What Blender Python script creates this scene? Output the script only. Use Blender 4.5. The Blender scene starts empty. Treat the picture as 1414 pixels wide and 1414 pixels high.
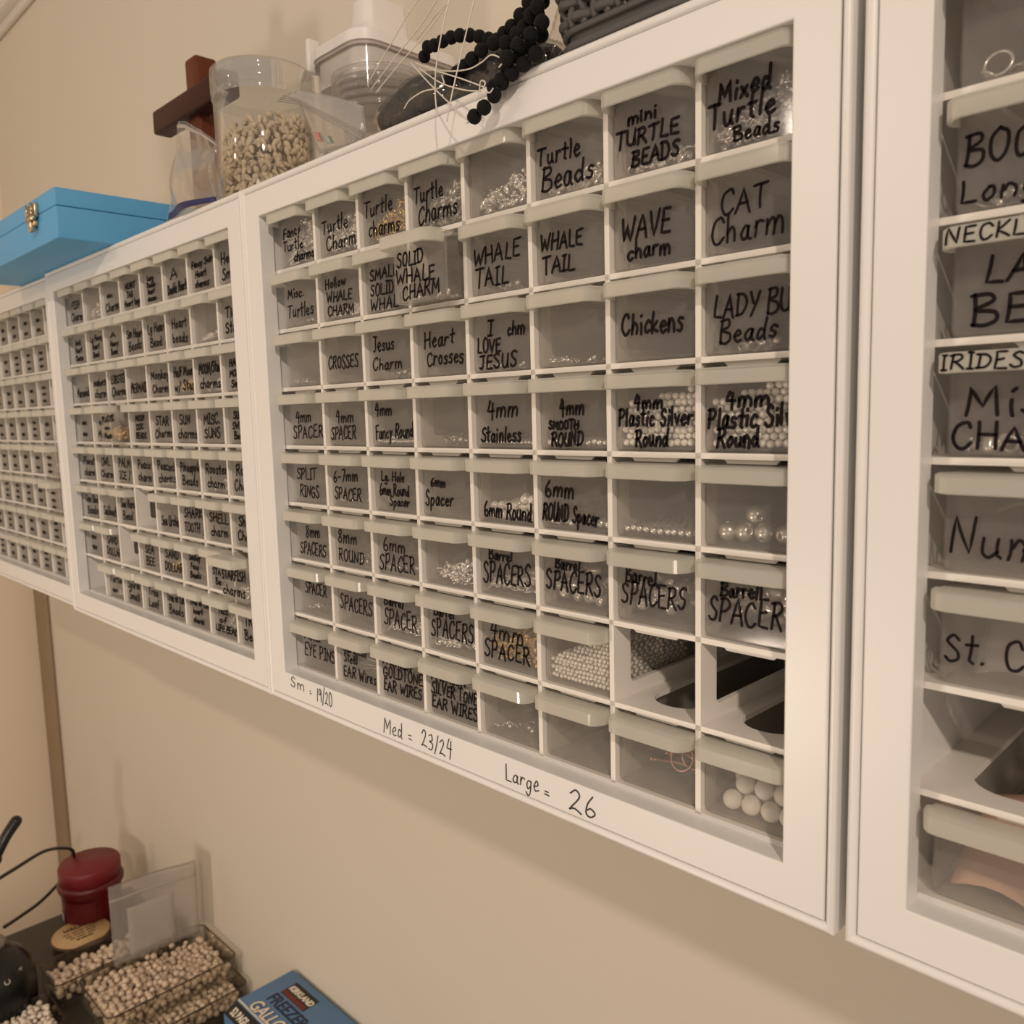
import bpy, bmesh, math, random
from mathutils import Vector, Matrix
R_ = random.Random
scene = bpy.context.scene
COL = scene.collection

# ------------------------------------------------------------------ camera
F_PX = 1167.07
YAW, PITCH, ROLL = -0.7894, -0.1173, -0.0255
CAM = Vector((0.5868, -0.3254, -0.1487))
fw = Vector((math.sin(YAW) * math.cos(PITCH), math.cos(YAW) * math.cos(PITCH), math.sin(PITCH)))
rt = fw.cross(Vector((0, 0, 1))).normalized()
up = rt.cross(fw)
c_, s_ = math.cos(ROLL), math.sin(ROLL)
rt, up = c_ * rt + s_ * up, -s_ * rt + c_ * up
cam_d = bpy.data.cameras.new('camera')
cam = bpy.data.objects.new('camera', cam_d)
COL.objects.link(cam)
cam.matrix_world = Matrix(((rt.x, up.x, -fw.x, CAM.x), (rt.y, up.y, -fw.y, CAM.y), (rt.z, up.z, -fw.z, CAM.z), (0, 0, 0, 1)))
cam_d.sensor_width = 36
cam_d.lens = F_PX / 1414 * 36
cam_d.clip_start = 0.01
cam_d.dof.use_dof = True
cam_d.dof.focus_distance = 0.50
cam_d.dof.aperture_fstop = 16
scene.camera = cam

# ------------------------------------------------------------------ light
world = bpy.data.worlds.new('room_ambient')
scene.world = world
world.use_nodes = True
bg = world.node_tree.nodes['Background']
bg.inputs[0].default_value = (1.0, 0.85, 0.72, 1)
bg.inputs[1].default_value = 0.38


def lamp(name, loc, power, radius, color):
    d = bpy.data.lights.new(name, 'POINT')
    d.energy = power
    d.shadow_soft_size = radius
    d.color = color
    o = bpy.data.objects.new(name, d)
    o.location = loc
    COL.objects.link(o)


lamp('room_lamp', (-0.79, -2.48, 0.79), 21, 0.07, (1.0, 0.84, 0.70))
lamp('ceiling_lamp', (1.90, -1.40, 0.95), 100, 0.04, (1.0, 0.82, 0.68))
lamp('low_fill_light', (0.9, -1.35, -0.55), 5, 0.12, (1.0, 0.82, 0.68))  # added fill light, brightens the lower wall and the left wall
lamp('desk_lamp', (-0.20, -1.10, -0.70), 16, 0.10, (1.0, 0.83, 0.68))
scene.view_settings.view_transform = 'Standard'
scene.view_settings.look = 'None'
scene.view_settings.gamma = 1
scene.view_settings.use_curve_mapping = False
scene.view_settings.exposure = 0.0
scene.cycles.transparent_max_bounces = 40
scene.cycles.max_bounces = 7
scene.cycles.diffuse_bounces = 3
scene.cycles.glossy_bounces = 3
scene.cycles.transmission_bounces = 4
scene.cycles.caustics_reflective = False
scene.cycles.caustics_refractive = False


# pixel of the 1414 frame -> point on a plane (axis 0/1/2 at value v); used to measure places
def at(px, py, ax, v):
    d = rt * ((px - 707) / F_PX) - up * ((py - 707) / F_PX) + fw
    t = (v - CAM[ax]) / d[ax]
    return CAM + d * t


def to_px(p):
    q = Vector(p) - CAM
    return 707 + F_PX * q.dot(rt) / q.dot(fw), 707 - F_PX * q.dot(up) / q.dot(fw)


# ------------------------------------------------------------------ materials
def mat(name, color, rough=0.5, metal=0.0, spec=0.5, bump=0.0, bscale=60.0, var=0.0, vscale=8.0, coat=0.0):
    m = bpy.data.materials.new(name)
    m.use_nodes = True
    nt = m.node_tree
    b = nt.nodes['Principled BSDF']
    b.inputs['Base Color'].default_value = (*color, 1)
    b.inputs['Roughness'].default_value = rough
    b.inputs['Metallic'].default_value = metal
    b.inputs['Specular IOR Level'].default_value = spec
    b.inputs['Coat Weight'].default_value = coat
    if bump or var:
        tc = nt.nodes.new('ShaderNodeTexCoord')
        n = nt.nodes.new('ShaderNodeTexNoise')
        n.inputs['Scale'].default_value = vscale
        n.inputs['Detail'].default_value = 4
        nt.links.new(tc.outputs['Object'], n.inputs['Vector'])
        if var:
            mx = nt.nodes.new('ShaderNodeMix')
            mx.data_type = 'RGBA'
            mx.inputs[6].default_value = (*[c * (1 - var) for c in color], 1)
            mx.inputs[7].default_value = (*[min(1, c * (1 + var)) for c in color], 1)
            nt.links.new(n.outputs['Fac'], mx.inputs[0])
            nt.links.new(mx.outputs[2], b.inputs['Base Color'])
        if bump:
            n2 = nt.nodes.new('ShaderNodeTexNoise')
            n2.inputs['Scale'].default_value = bscale
            nt.links.new(tc.outputs['Object'], n2.inputs['Vector'])
            bp = nt.nodes.new('ShaderNodeBump')
            bp.inputs['Strength'].default_value = bump
            bp.inputs['Distance'].default_value = 0.002
            nt.links.new(n2.outputs['Fac'], bp.inputs['Height'])
            nt.links.new(bp.outputs['Normal'], b.inputs['Normal'])
    return m


def clear(name, tint, haze, haze_col, gloss=0.06, rough=0.06, gcol=(1, 1, 1), rim=0.0):
    """thin clear plastic: straight-through, a little scatter, a little gloss that rises at grazing angles"""
    m = bpy.data.materials.new(name)
    m.use_nodes = True
    nt = m.node_tree
    nt.nodes.clear()
    N, L = nt.nodes.new, nt.links.new
    out = N('ShaderNodeOutputMaterial')
    tr = N('ShaderNodeBsdfTransparent')
    tr.inputs[0].default_value = (*tint, 1)
    df = N('ShaderNodeBsdfDiffuse')
    df.inputs[0].default_value = (*haze_col, 1)
    tl = N('ShaderNodeBsdfTranslucent')
    tl.inputs[0].default_value = (*haze_col, 1)
    mh = N('ShaderNodeMixShader')
    mh.inputs[0].default_value = 0.45
    L(df.outputs[0], mh.inputs[1])
    L(tl.outputs[0], mh.inputs[2])
    m1 = N('ShaderNodeMixShader')
    m1.inputs[0].default_value = haze
    if rim:
        lw2 = N('ShaderNodeLayerWeight')
        lw2.inputs[0].default_value = 0.35
        ma = N('ShaderNodeMath')
        ma.operation = 'MULTIPLY_ADD'
        ma.inputs[1].default_value = rim
        ma.inputs[2].default_value = haze
        ma.use_clamp = True
        L(lw2.outputs['Facing'], ma.inputs[0])
        L(ma.outputs[0], m1.inputs[0])
    L(tr.outputs[0], m1.inputs[1])
    L(mh.outputs[0], m1.inputs[2])
    gl = N('ShaderNodeBsdfGlossy')
    gl.inputs[0].default_value = (*gcol, 1)
    gl.inputs['Roughness'].default_value = rough
    lw = N('ShaderNodeLayerWeight')
    lw.inputs[0].default_value = 0.12
    mu = N('ShaderNodeMath')
    mu.operation = 'MULTIPLY_ADD'
    mu.inputs[1].default_value = 0.5
    mu.inputs[2].default_value = gloss
    mu.use_clamp = True
    L(lw.outputs['Fresnel'], mu.inputs[0])
    m2 = N('ShaderNodeMixShader')
    L(mu.outputs[0], m2.inputs[0])
    L(m1.outputs[0], m2.inputs[1])
    L(gl.outputs[0], m2.inputs[2])
    L(m2.outputs[0], out.inputs[0])
    return m


M = {}
M['wall'] = mat('wall_paint', (0.70, 0.635, 0.525), 0.75, spec=0.2, bump=0.12, bscale=220, var=0.025, vscale=3)
M['cab'] = mat('white_plastic', (0.80, 0.785, 0.76), 0.32, spec=0.4)
M['cab_in'] = mat('white_plastic_bounce_tint', (0.80, 0.76, 0.70), 0.42, spec=0.35)  # warmed to put the light bounced between inner faces into the colour
M['back'] = mat('grey_back_board', (0.55, 0.51, 0.46), 0.7)
M['box'] = clear('drawer_clear_plastic', (0.96, 0.95, 0.935), 0.115, (0.90, 0.86, 0.80), 0.012, 0.08, rim=0.08)
M['front'] = clear('drawer_front_plastic', (0.95, 0.94, 0.93), 0.12, (0.92, 0.88, 0.83), 0.014, 0.07, rim=0.10)
M['lip'] = clear('drawer_frosted_plastic', (0.93, 0.92, 0.87), 0.46, (0.97, 0.95, 0.87), 0.05, 0.07, rim=0.40)
M['ink'] = mat('black_marker_ink', (0.008, 0.005, 0.005), 0.6, spec=0.15)
M['pen'] = mat('fine_black_pen', (0.02, 0.018, 0.018), 0.5)
M['silver'] = mat('silver_metal', (0.88, 0.85, 0.80), 0.27, 0.78)
M['old'] = mat('antique_silver_metal', (0.66, 0.63, 0.58), 0.28, 0.85)
M['bright'] = mat('bright_silver_bead', (0.97, 0.94, 0.87), 0.16, 0.25)
M['gold'] = mat('gold_metal', (0.83, 0.60, 0.24), 0.25, 1.0)
M['copper'] = mat('copper_metal', (0.72, 0.42, 0.30), 0.3, 1.0)
M['pearl'] = mat('white_bead', (0.80, 0.76, 0.69), 0.45, bump=0.2, bscale=900)
M['quartz'] = mat('cream_bead', (0.66, 0.53, 0.39), 0.3, var=0.22, vscale=60)
M['ivory'] = mat('ivory_bead', (0.76, 0.66, 0.54), 0.35, var=0.1, vscale=60)
M['blue'] = mat('blue_painted_wood', (0.10, 0.37, 0.65), 0.5, bump=0.06, bscale=90, var=0.08, vscale=14)
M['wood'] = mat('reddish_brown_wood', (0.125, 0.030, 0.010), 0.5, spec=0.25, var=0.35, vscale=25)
M['wood_shaded'] = mat('shaded_reddish_wood', (0.050, 0.012, 0.006), 0.5, spec=0.25, var=0.3, vscale=25)  # crossbar: its weaker lighting is put into a darker wood colour
M['lava'] = mat('black_lava_stone', (0.006, 0.006, 0.0065), 0.7, spec=0.25, bump=0.9, bscale=1500)
M['thread'] = mat('white_nylon_thread', (0.72, 0.66, 0.57), 0.4)
M['basket'] = mat('charcoal_plastic', (0.085, 0.081, 0.078), 0.55)
M['stone'] = mat('grey_brown_gravel', (0.026, 0.023, 0.018), 0.7, bump=1.0, bscale=420, var=0.55, vscale=130)
M['film'] = clear('clear_plastic_film', (0.97, 0.96, 0.94), 0.05, (0.85, 0.82, 0.78), 0.035, 0.05, rim=0.12)
M['wrap'] = clear('glossy_clear_wrap', (0.97, 0.96, 0.94), 0.01, (0.85, 0.82, 0.78), 0.06, 0.08, rim=0.0)
M['film3'] = clear('lightly_milky_film', (0.96, 0.95, 0.94), 0.17, (0.82, 0.79, 0.77), 0.03, 0.1)
M['film2'] = clear('milky_plastic_film', (0.95, 0.94, 0.93), 0.30, (0.80, 0.77, 0.75), 0.03, 0.12)
M['zip'] = clear('zip_line_plastic', (0.95, 0.94, 0.92), 0.50, (0.80, 0.75, 0.68), 0.05, 0.1)
M['bluefilm'] = mat('blue_plastic_strip', (0.018, 0.018, 0.11), 0.4)
M['jar'] = clear('clear_jar_plastic', (0.97, 0.965, 0.955), 0.012, (0.85, 0.82, 0.78), 0.035, 0.05, rim=0.06)
M['tub'] = clear('clear_container_plastic', (0.955, 0.95, 0.94), 0.05, (0.85, 0.81, 0.77), 0.04, 0.06, rim=0.14)
M['shell'] = mat('beige_seashell', (0.68, 0.55, 0.38), 0.5, var=0.55, vscale=260)
M['whitelid'] = mat('white_lid_plastic', (0.80, 0.77, 0.74), 0.35)
M['seal'] = mat('grey_seal', (0.42, 0.36, 0.33), 0.5)
M['desk'] = mat('black_desk_top', (0.040, 0.034, 0.027), 0.45, var=0.15, vscale=20)
M['black'] = mat('black_plastic', (0.010, 0.011, 0.010), 0.28)
M['grey'] = mat('grey_plastic_trim', (0.20, 0.16, 0.13), 0.35)
M['print'] = mat('pale_print', (0.50, 0.47, 0.40), 0.5)
M['red'] = mat('dark_red_plastic', (0.11, 0.006, 0.010), 0.36)
M['redlid'] = mat('red_lid_plastic', (0.19, 0.014, 0.019), 0.45)
M['label'] = mat('pale_paper', (0.56, 0.51, 0.43), 0.7)
M['barcode'] = mat('black_print', (0.03, 0.025, 0.02), 0.6)
M['palewood'] = mat('pale_wood', (0.66, 0.45, 0.22), 0.55, var=0.14, vscale=30)
M['darkwood'] = mat('dark_wood_edge', (0.10, 0.055, 0.03), 0.5)
M['tray'] = clear('clear_acrylic', (0.965, 0.955, 0.935), 0.03, (0.70, 0.62, 0.52), 0.03, 0.05)
M['rim'] = clear('smoky_acrylic_edge', (0.42, 0.33, 0.25), 0.10, (0.20, 0.14, 0.09), 0.10, 0.08)
M['paper'] = mat('off_white_paper', (0.70, 0.65, 0.56), 0.8)
M['fblue'] = mat('blue_cardboard', (0.10, 0.215, 0.40), 0.5, var=0.04, vscale=20)
M['fdark'] = mat('blue_cardboard_side', (0.05, 0.10, 0.18), 0.5)
M['fblack'] = mat('black_cardboard_print', (0.012, 0.012, 0.013), 0.5)
M['fred'] = mat('dark_red_print', (0.16, 0.018, 0.012), 0.5)
M['fnavy'] = mat('navy_print', (0.012, 0.022, 0.055), 0.5)
M['fcream'] = mat('cream_print', (0.78, 0.72, 0.60), 0.5)
M['cornershade'] = mat('brown_corner_shade', (0.30, 0.215, 0.125), 0.6, var=0.12, vscale=8)  # colour of the shade in the wall corner
M['brass'] = mat('brass_hardware', (0.62, 0.50, 0.33), 0.3, 1.0)
M['redprint'] = mat('red_print', (0.52, 0.22, 0.17), 0.5)
M['greenprint'] = mat('green_print', (0.30, 0.40, 0.36), 0.5)


# ------------------------------------------------------------------ mesh helpers
class MB:
    def __init__(s):
        s.v, s.f, s.sm = [], [], []

    def add(s, vs, fs, smooth=False, mx=None):
        o = len(s.v)
        if mx is not None:
            vs = [mx @ Vector(v) for v in vs]
        s.v.extend([tuple(v) for v in vs])
        for f in fs:
            s.f.append([i + o for i in f])
            s.sm.append(smooth)
        return s

    def box(s, a, b, bev=0.0, seg=2):
        x0, y0, z0 = a
        x1, y1, z1 = b
        if bev <= 0:
            vs = [(x0, y0, z0), (x1, y0, z0), (x1, y1, z0), (x0, y1, z0), (x0, y0, z1), (x1, y0, z1), (x1, y1, z1), (x0, y1, z1)]
            return s.add(vs, [(3, 2, 1, 0), (4, 5, 6, 7), (0, 1, 5, 4), (1, 2, 6, 5), (2, 3, 7, 6), (3, 0, 4, 7)])
        bm = bmesh.new()
        bmesh.ops.create_cube(bm, size=1)
        for v in bm.verts:
            v.co = Vector(((x0 + x1) / 2 + v.co.x * (x1 - x0), (y0 + y1) / 2 + v.co.y * (y1 - y0), (z0 + z1) / 2 + v.co.z * (z1 - z0)))
        bmesh.ops.bevel(bm, geom=bm.edges[:], offset=bev, segments=seg, affect='EDGES', profile=0.5)
        return s.bm(bm, True)

    def bm(s, bm, smooth=False, mx=None):
        bm.verts.index_update()
        s.add([v.co.copy() for v in bm.verts], [[v.index for v in f.verts] for f in bm.faces], smooth, mx)
        bm.free()
        return s

    def tube(s, pts, r, n=8, closed=False, cap=True):
        pts = [Vector(p) for p in pts]
        m = len(pts)
        rr = r if hasattr(r, '__len__') else [r] * m
        vs, fs = [], []
        t0 = (pts[1] - pts[0]).normalized()
        nrm = t0.orthogonal().normalized()
        for i, p in enumerate(pts):
            if closed:
                t = (pts[(i + 1) % m] - pts[i - 1])
            else:
                t = pts[min(i + 1, m - 1)] - pts[max(i - 1, 0)]
            t = t.normalized() if t.length > 1e-9 else t0
            nrm = (nrm - t * nrm.dot(t))
            nrm = nrm.normalized() if nrm.length > 1e-6 else t.orthogonal().normalized()
            b = t.cross(nrm)
            for k in range(n):
                a = 2 * math.pi * k / n
                vs.append(p + (nrm * math.cos(a) + b * math.sin(a)) * rr[i])
        for i in range(m if closed else m - 1):
            j = (i + 1) % m
            for k in range(n):
                fs.append((i * n + k, i * n + (k + 1) % n, j * n + (k + 1) % n, j * n + k))
        if cap and not closed:
            fs.append(tuple(range(n))[::-1])
            fs.append(tuple((m - 1) * n + k for k in range(n)))
        return s.add(vs, fs, True)

    def lathe(s, prof, n=32, c=(0, 0, 0), closed=False, mx=None):
        """prof: list of (r, z) from the axis out; revolves about z through c"""
        vs, fs = [], []
        for r, z in prof:
            for k in range(n):
                a = 2 * math.pi * k / n
                vs.append((c[0] + r * math.cos(a), c[1] + r * math.sin(a), c[2] + z))
        m = len(prof)
        for i in range(m if closed else m - 1):
            j = (i + 1) % m
            for k in range(n):
                fs.append((i * n + k, i * n + (k + 1) % n, j * n + (k + 1) % n, j * n + k))
        if not closed:
            if prof[0][0] > 1e-6:
                fs.append(tuple(range(n))[::-1])
            if prof[-1][0] > 1e-6:
                fs.append(tuple((m - 1) * n + k for k in range(n)))
        return s.add(vs, fs, True, mx)

    def ball(s, c, r, sub=2, sc=(1, 1, 1), mx=None):
        bm = bmesh.new()
        bmesh.ops.create_icosphere(bm, subdivisions=sub, radius=r)
        m = Matrix.Translation(c) @ (mx or Matrix.Identity(4)) @ Matrix.Diagonal((*sc, 1))
        return s.bm(bm, True, m)

    def torus(s, c, R, r, mx=None, n=14, k=6):
        vs, fs = [], []
        for i in range(n):
            a = 2 * math.pi * i / n
            for j in range(k):
                b = 2 * math.pi * j / k
                vs.append(((R + r * math.cos(b)) * math.cos(a), (R + r * math.cos(b)) * math.sin(a), r * math.sin(b)))
        for i in range(n):
            for j in range(k):
                fs.append((i * k + j, ((i + 1) % n) * k + j, ((i + 1) % n) * k + (j + 1) % k, i * k + (j + 1) % k))
        return s.add(vs, fs, True, Matrix.Translation(c) @ (mx or Matrix.Identity(4)))

    def prism(s, poly, z0, z1, smooth=False):
        n = len(poly)
        vs = [(x, y, z0) for x, y in poly] + [(x, y, z1) for x, y in poly]
        fs = [tuple(range(n))[::-1], tuple(range(n, 2 * n))]
        s.add(vs, fs)
        s.add(vs, [(i, (i + 1) % n, n + (i + 1) % n, n + i) for i in range(n)], smooth)
        return s

    def mesh(s, name, m, weld=False):
        me = bpy.data.meshes.new(name)
        me.from_pydata(s.v, [], s.f)
        me.polygons.foreach_set('use_smooth', s.sm)
        me.materials.append(m)
        bm = bmesh.new()
        bm.from_mesh(me)
        if weld:
            bmesh.ops.remove_doubles(bm, verts=bm.verts[:], dist=1e-6)
        bmesh.ops.recalc_face_normals(bm, faces=bm.faces[:])
        bm.to_mesh(me)
        bm.free()
        me.update()
        return me

    def build(s, name, m, parent=None, weld=False):
        return obj(name, s.mesh(name, m, weld), parent)


def obj(name, me, parent=None, loc=None):
    o = bpy.data.objects.new(name, me)
    COL.objects.link(o)
    if parent is not None:
        o.parent = parent
    if loc is not None:
        o.location = loc
    return o


def tag(o, label, cat, group=None, kind=None):
    o['label'] = label
    o['category'] = cat
    if group:
        o['group'] = group
    if kind:
        o['kind'] = kind
    return o


def thing(name, label, cat, loc=(0, 0, 0), group=None):
    o = bpy.data.objects.new(name, None)
    o.empty_display_size = 0.02
    COL.objects.link(o)
    o.location = loc
    return tag(o, label, cat, group)


def struct(o):
    o['kind'] = 'structure'
    return o


def shift(mb, loc):
    mb.v = [(v[0] - loc[0], v[1] - loc[1], v[2] - loc[2]) for v in mb.v]
    return mb


def rrect(x0, y0, x1, y1, r, n=5):
    pts = []
    for cx, cy, a0 in ((x1 - r, y0 + r, -90), (x1 - r, y1 - r, 0), (x0 + r, y1 - r, 90), (x0 + r, y0 + r, 180)):
        for i in range(n):
            a = math.radians(a0 + 90 * i / (n - 1))
            pts.append((cx + r * math.cos(a), cy + r * math.sin(a)))
    return pts


def smooth_path(pts, n=6, closed=False):
    P = [Vector(p) for p in pts]
    m = len(P)
    out = []
    for i in range(m if closed else m - 1):
        p0 = P[i - 1] if (i > 0 or closed) else P[0] * 2 - P[1]
        p1, p2 = P[i], P[(i + 1) % m]
        p3 = P[(i + 2) % m] if (closed or i + 2 < m) else P[-1] * 2 - P[-2]
        for k in range(n):
            t = k / n
            out.append(0.5 * ((2 * p1) + (p2 - p0) * t + (2 * p0 - 5 * p1 + 4 * p2 - p3) * t * t + (3 * p1 - p0 - 3 * p2 + p3) * t ** 3))
    if not closed:
        out.append(P[-1])
    return out


# ------------------------------------------------------------------ hand lettering (own stroke alphabet)
# strokes split by '|', '~' in front = curved; advance width first
G = {
 'A': '.66;0,0 .3,1 .62,-.02|.12,.36 .52,.38', 'B': '.62;.08,1 .06,0|~.0,.96 .4,1 .46,.74 .1,.53 .52,.42 .56,.12 .3,-.02 .04,.03',
 'C': '.6;~.54,.8 .4,1 .14,.84 .04,.4 .2,.02 .42,.02 .58,.2', 'D': '.64;.1,1 .08,0|~.0,.98 .4,.95 .6,.55 .42,.1 .02,0',
 'E': '.56;.5,1 .08,.98 .06,.02 .52,0|.08,.52 .42,.54', 'F': '.54;.5,1 .08,.98 .06,0|.08,.52 .42,.54',
 'G': '.66;~.54,.84 .36,1 .1,.8 .04,.36 .24,.0 .52,.1 .56,.42|.34,.42 .62,.42', 'H': '.66;.08,1 .06,0|.56,1 .58,0|.07,.5 .57,.52',
 'I': '.3;.15,1 .15,0|.02,1 .28,1|.02,0 .28,0', 'J': '.5;.38,1 .38,.2 .26,0 .08,.06|.1,1 .5,1', 'K': '.6;.08,1 .06,0|.52,1 .08,.45 .56,0',
 'L': '.52;.08,1 .06,.02 .5,0', 'M': '.8;.04,0 .12,1 .38,.3 .64,1 .74,0', 'N': '.66;.06,0 .08,1 .54,.02 .58,1',
 'O': '.64;~.3,1 .06,.74 .08,.2 .32,-.02 .56,.24 .54,.8 .3,1', 'P': '.58;.1,1 .06,0|~.0,.94 .36,1 .52,.76 .36,.52 .08,.46',
 'Q': '.64;~.3,1 .06,.74 .08,.2 .32,0 .56,.24 .54,.8 .3,1|.36,.25 .62,-.1', 'R': '.62;.1,1 .06,0|~.0,.94 .38,1 .5,.76 .34,.54 .1,.48|.22,.5 .6,-.02',
 'S': '.54;~.48,.88 .28,1 .08,.82 .2,.58 .44,.4 .44,.1 .2,0 .02,.14', 'T': '.6;.3,1 .28,0|0,.98 .6,1', 'U': '.62;~.06,1 .06,.3 .24,0 .5,.2 .54,1|.54,.4 .58,0',
 'V': '.6;.02,1 .28,0 .58,1', 'W': '.84;.02,1 .2,0 .4,.7 .6,0 .82,1', 'X': '.6;.04,1 .56,0|.54,1 .04,0', 'Y': '.58;.04,1 .28,.5|.56,1 .2,-.04', 'Z': '.58;.04,1 .54,1 .04,0 .58,0',
 'a': '.5;~.4,.5 .2,.56 .05,.26 .16,.0 .34,.12 .4,.5|~.4,.5 .4,.1 .5,0', 'b': '.48;.07,1 .06,0|~.06,.3 .24,.52 .42,.3 .3,.02 .06,.06',
 'c': '.44;~.4,.46 .22,.56 .06,.28 .18,.02 .42,.1', 'd': '.52;~.38,.42 .2,.54 .05,.24 .18,.0 .38,.2|.42,1.05 .4,.05 .5,0',
 'e': '.46;~.06,.26 .4,.36 .24,.56 .06,.3 .2,.0 .44,.1', 'f': '.38;~.38,.94 .22,.98 .16,.7 .14,0|.0,.5 .34,.52', 'g': '.5;~.4,.5 .2,.56 .06,.3 .2,.04 .38,.2|~.4,.54 .4,-.2 .24,-.4 .06,-.26',
 'h': '.5;.08,1 .06,0|~.07,.3 .24,.54 .4,.36 .42,0', 'i': '.2;.1,.52 .1,0|.1,.8 .12,.86', 'j': '.28;~.2,.52 .2,-.1 .02,-.3|.2,.8 .22,.86', 'k': '.46;.07,1 .06,0|.38,.54 .08,.22 .44,0',
 'l': '.2;.1,1.02 .1,0', 'm': '.78;.06,.54 .06,0|~.07,.3 .22,.56 .36,.4 .36,0|~.37,.3 .52,.56 .68,.4 .7,0', 'n': '.52;.06,.54 .06,0|~.07,.3 .24,.56 .42,.38 .44,0',
 'o': '.48;~.22,.54 .05,.3 .2,.0 .42,.22 .36,.5 .22,.54', 'p': '.5;.08,.54 .05,-.4|~.07,.4 .26,.56 .42,.34 .3,.04 .07,.1', 'r': '.4;.07,.54 .07,0|~.08,.3 .2,.52 .38,.5',
 's': '.42;~.38,.5 .2,.56 .1,.4 .34,.22 .26,.0 .04,.06', 't': '.4;.18,.98 .18,.08 .3,0|.0,.62 .4,.64', 'u': '.52;~.06,.54 .08,.14 .22,0 .4,.2|.42,.54 .42,.06 .5,0', 'v': '.46;.04,.54 .2,0 .42,.54',
 'w': '.7;.04,.54 .18,0 .34,.46 .5,0 .66,.54', 'x': '.46;.05,.54 .42,0|.4,.54 .04,0', 'y': '.5;.06,.54 .24,.06|.44,.54 .1,-.4', 'z': '.46;.06,.52 .4,.52 .06,0 .44,0',
 '0': '.58;~.28,1 .06,.7 .08,.2 .28,0 .5,.26 .48,.8 .28,1', '1': '.3;.16,1 .14,0', '2': '.6;~.04,.78 .26,1 .44,.74 .1,.1 .06,.02 .3,.1 .58,0', '3': '.52;~.06,.9 .36,.98 .38,.66 .16,.54 .46,.4 .36,.02 .04,.08',
 '4': '.58;.24,1 .06,.42 .54,.44|.42,.9 .4,-.1', '5': '.54;.48,1 .12,1 .1,.58|~.1,.58 .4,.56 .44,.2 .24,0 .04,.08', '6': '.54;~.34,1 .1,.6 .08,.14 .3,0 .48,.22 .3,.44 .1,.3', '7': '.5;.04,.98 .48,1 .18,0',
 '8': '.56;~.28,.56 .08,.8 .28,1 .46,.8 .1,.24 .28,0 .48,.24 .28,.56', '9': '.54;~.46,.84 .24,1 .08,.74 .26,.52 .46,.84|.46,.84 .42,0', '.': '.2;.08,.02 .12,.06', '-': '.4;.06,.42 .36,.44', '/': '.4;.38,1.1 .04,-.2',
 '=': '.5;.1,.5 .3,.48|.14,.22 .36,.18', ':': '.2;.1,.5 .12,.5|.1,.1 .12,.1', '~': '1;~0,.3 .12,.55 .2,.1 .34,.6 .44,.15 .6,.55 .7,.1 .84,.5 .98,.2', ' ': '.34;',
}


def ribbon(mb, pts, w, t=0.00025):
    """flat marker stroke lying on the plane y=0 (facing -y); pts are (x, z)"""
    P = [Vector(p) for p in pts]
    Q = [P[0]]
    for p in P[1:]:
        if (p - Q[-1]).length > w * 0.12:
            Q.append(p)
    if len(Q) < 2:
        Q = [P[0], P[0] + Vector((w * 0.2, 0))]
    d0, d1 = (Q[0] - Q[1]).normalized(), (Q[-1] - Q[-2]).normalized()
    Q = [Q[0] + d0 * w * 0.42] + Q + [Q[-1] + d1 * w * 0.42]
    n = len(Q)
    vs, fs = [], []
    for i, p in enumerate(Q):
        d = (Q[min(i + 1, n - 1)] - Q[max(i - 1, 0)])
        d = d.normalized() if d.length > 1e-9 else Vector((1, 0))
        nn = Vector((-d.y, d.x)) * (w * (0.22 if i in (0, n - 1) else 0.5))
        for k, yy in ((1, 0), (0.72, -t), (-0.72, -t), (-1, 0)):
            vs.append((p.x + nn.x * k, yy, p.y + nn.y * k))
    for i in range(n - 1):
        for k in range(4):
            a, b = i * 4 + k, i * 4 + (k + 1) % 4
            fs.append((a, b, b + 4, a + 4))
    fs.append((0, 1, 2, 3))
    fs.append(((n - 1) * 4 + 3, (n - 1) * 4 + 2, (n - 1) * 4 + 1, (n - 1) * 4))
    mb.add(vs, fs)


def text_width(txt):
    return sum(float(G.get(c, G['x']).split(';')[0]) + 0.12 for c in txt) - 0.12


def write(mb, txt, x0, x1, z0, h, w, rng, slant=0.08, tilt=0.0):
    """letters between x0 and x1 standing on z0, capital height h"""
    tw = max(text_width(txt), 0.3)
    sx = (x1 - x0) / tw
    x = 0.0
    for c in txt:
        g = G.get(c, G['x'])
        adv, strokes = g.split(';')
        jz, js, jr = rng.uniform(-.05, .05) * h, rng.uniform(.9, 1.1), rng.uniform(-.06, .06)
        for st in strokes.split('|'):
            if not st:
                continue
            curved = st[0] == '~'
            pts = [tuple(float(q) for q in p.split(',')) for p in st.lstrip('~').split()]
            pts = [(a + rng.uniform(-.03, .03), b + rng.uniform(-.03, .03)) for a, b in pts]
            if curved and len(pts) > 2:
                pts = smooth_path([(a, b, 0) for a, b in pts], 5)
                pts = [(p[0], p[1]) for p in pts]
            else:
                q = []
                for i in range(len(pts) - 1):
                    (a, b), (c2, d) = pts[i], pts[i + 1]
                    bow = rng.uniform(-.035, .035)
                    for k in range(3):
                        t = k / 3
                        q.append((a + (c2 - a) * t + bow * math.sin(math.pi * t), b + (d - b) * t))
                pts = q + [pts[-1]]
            out = []
            for a, b in pts:
                xx = x0 + (x + a) * sx + (slant + jr) * b * h
                zz = z0 + jz + b * h * js + tilt * (xx - x0)
                out.append((xx, zz))
            ribbon(mb, out, w)
        x += float(adv) + 0.12


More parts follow.
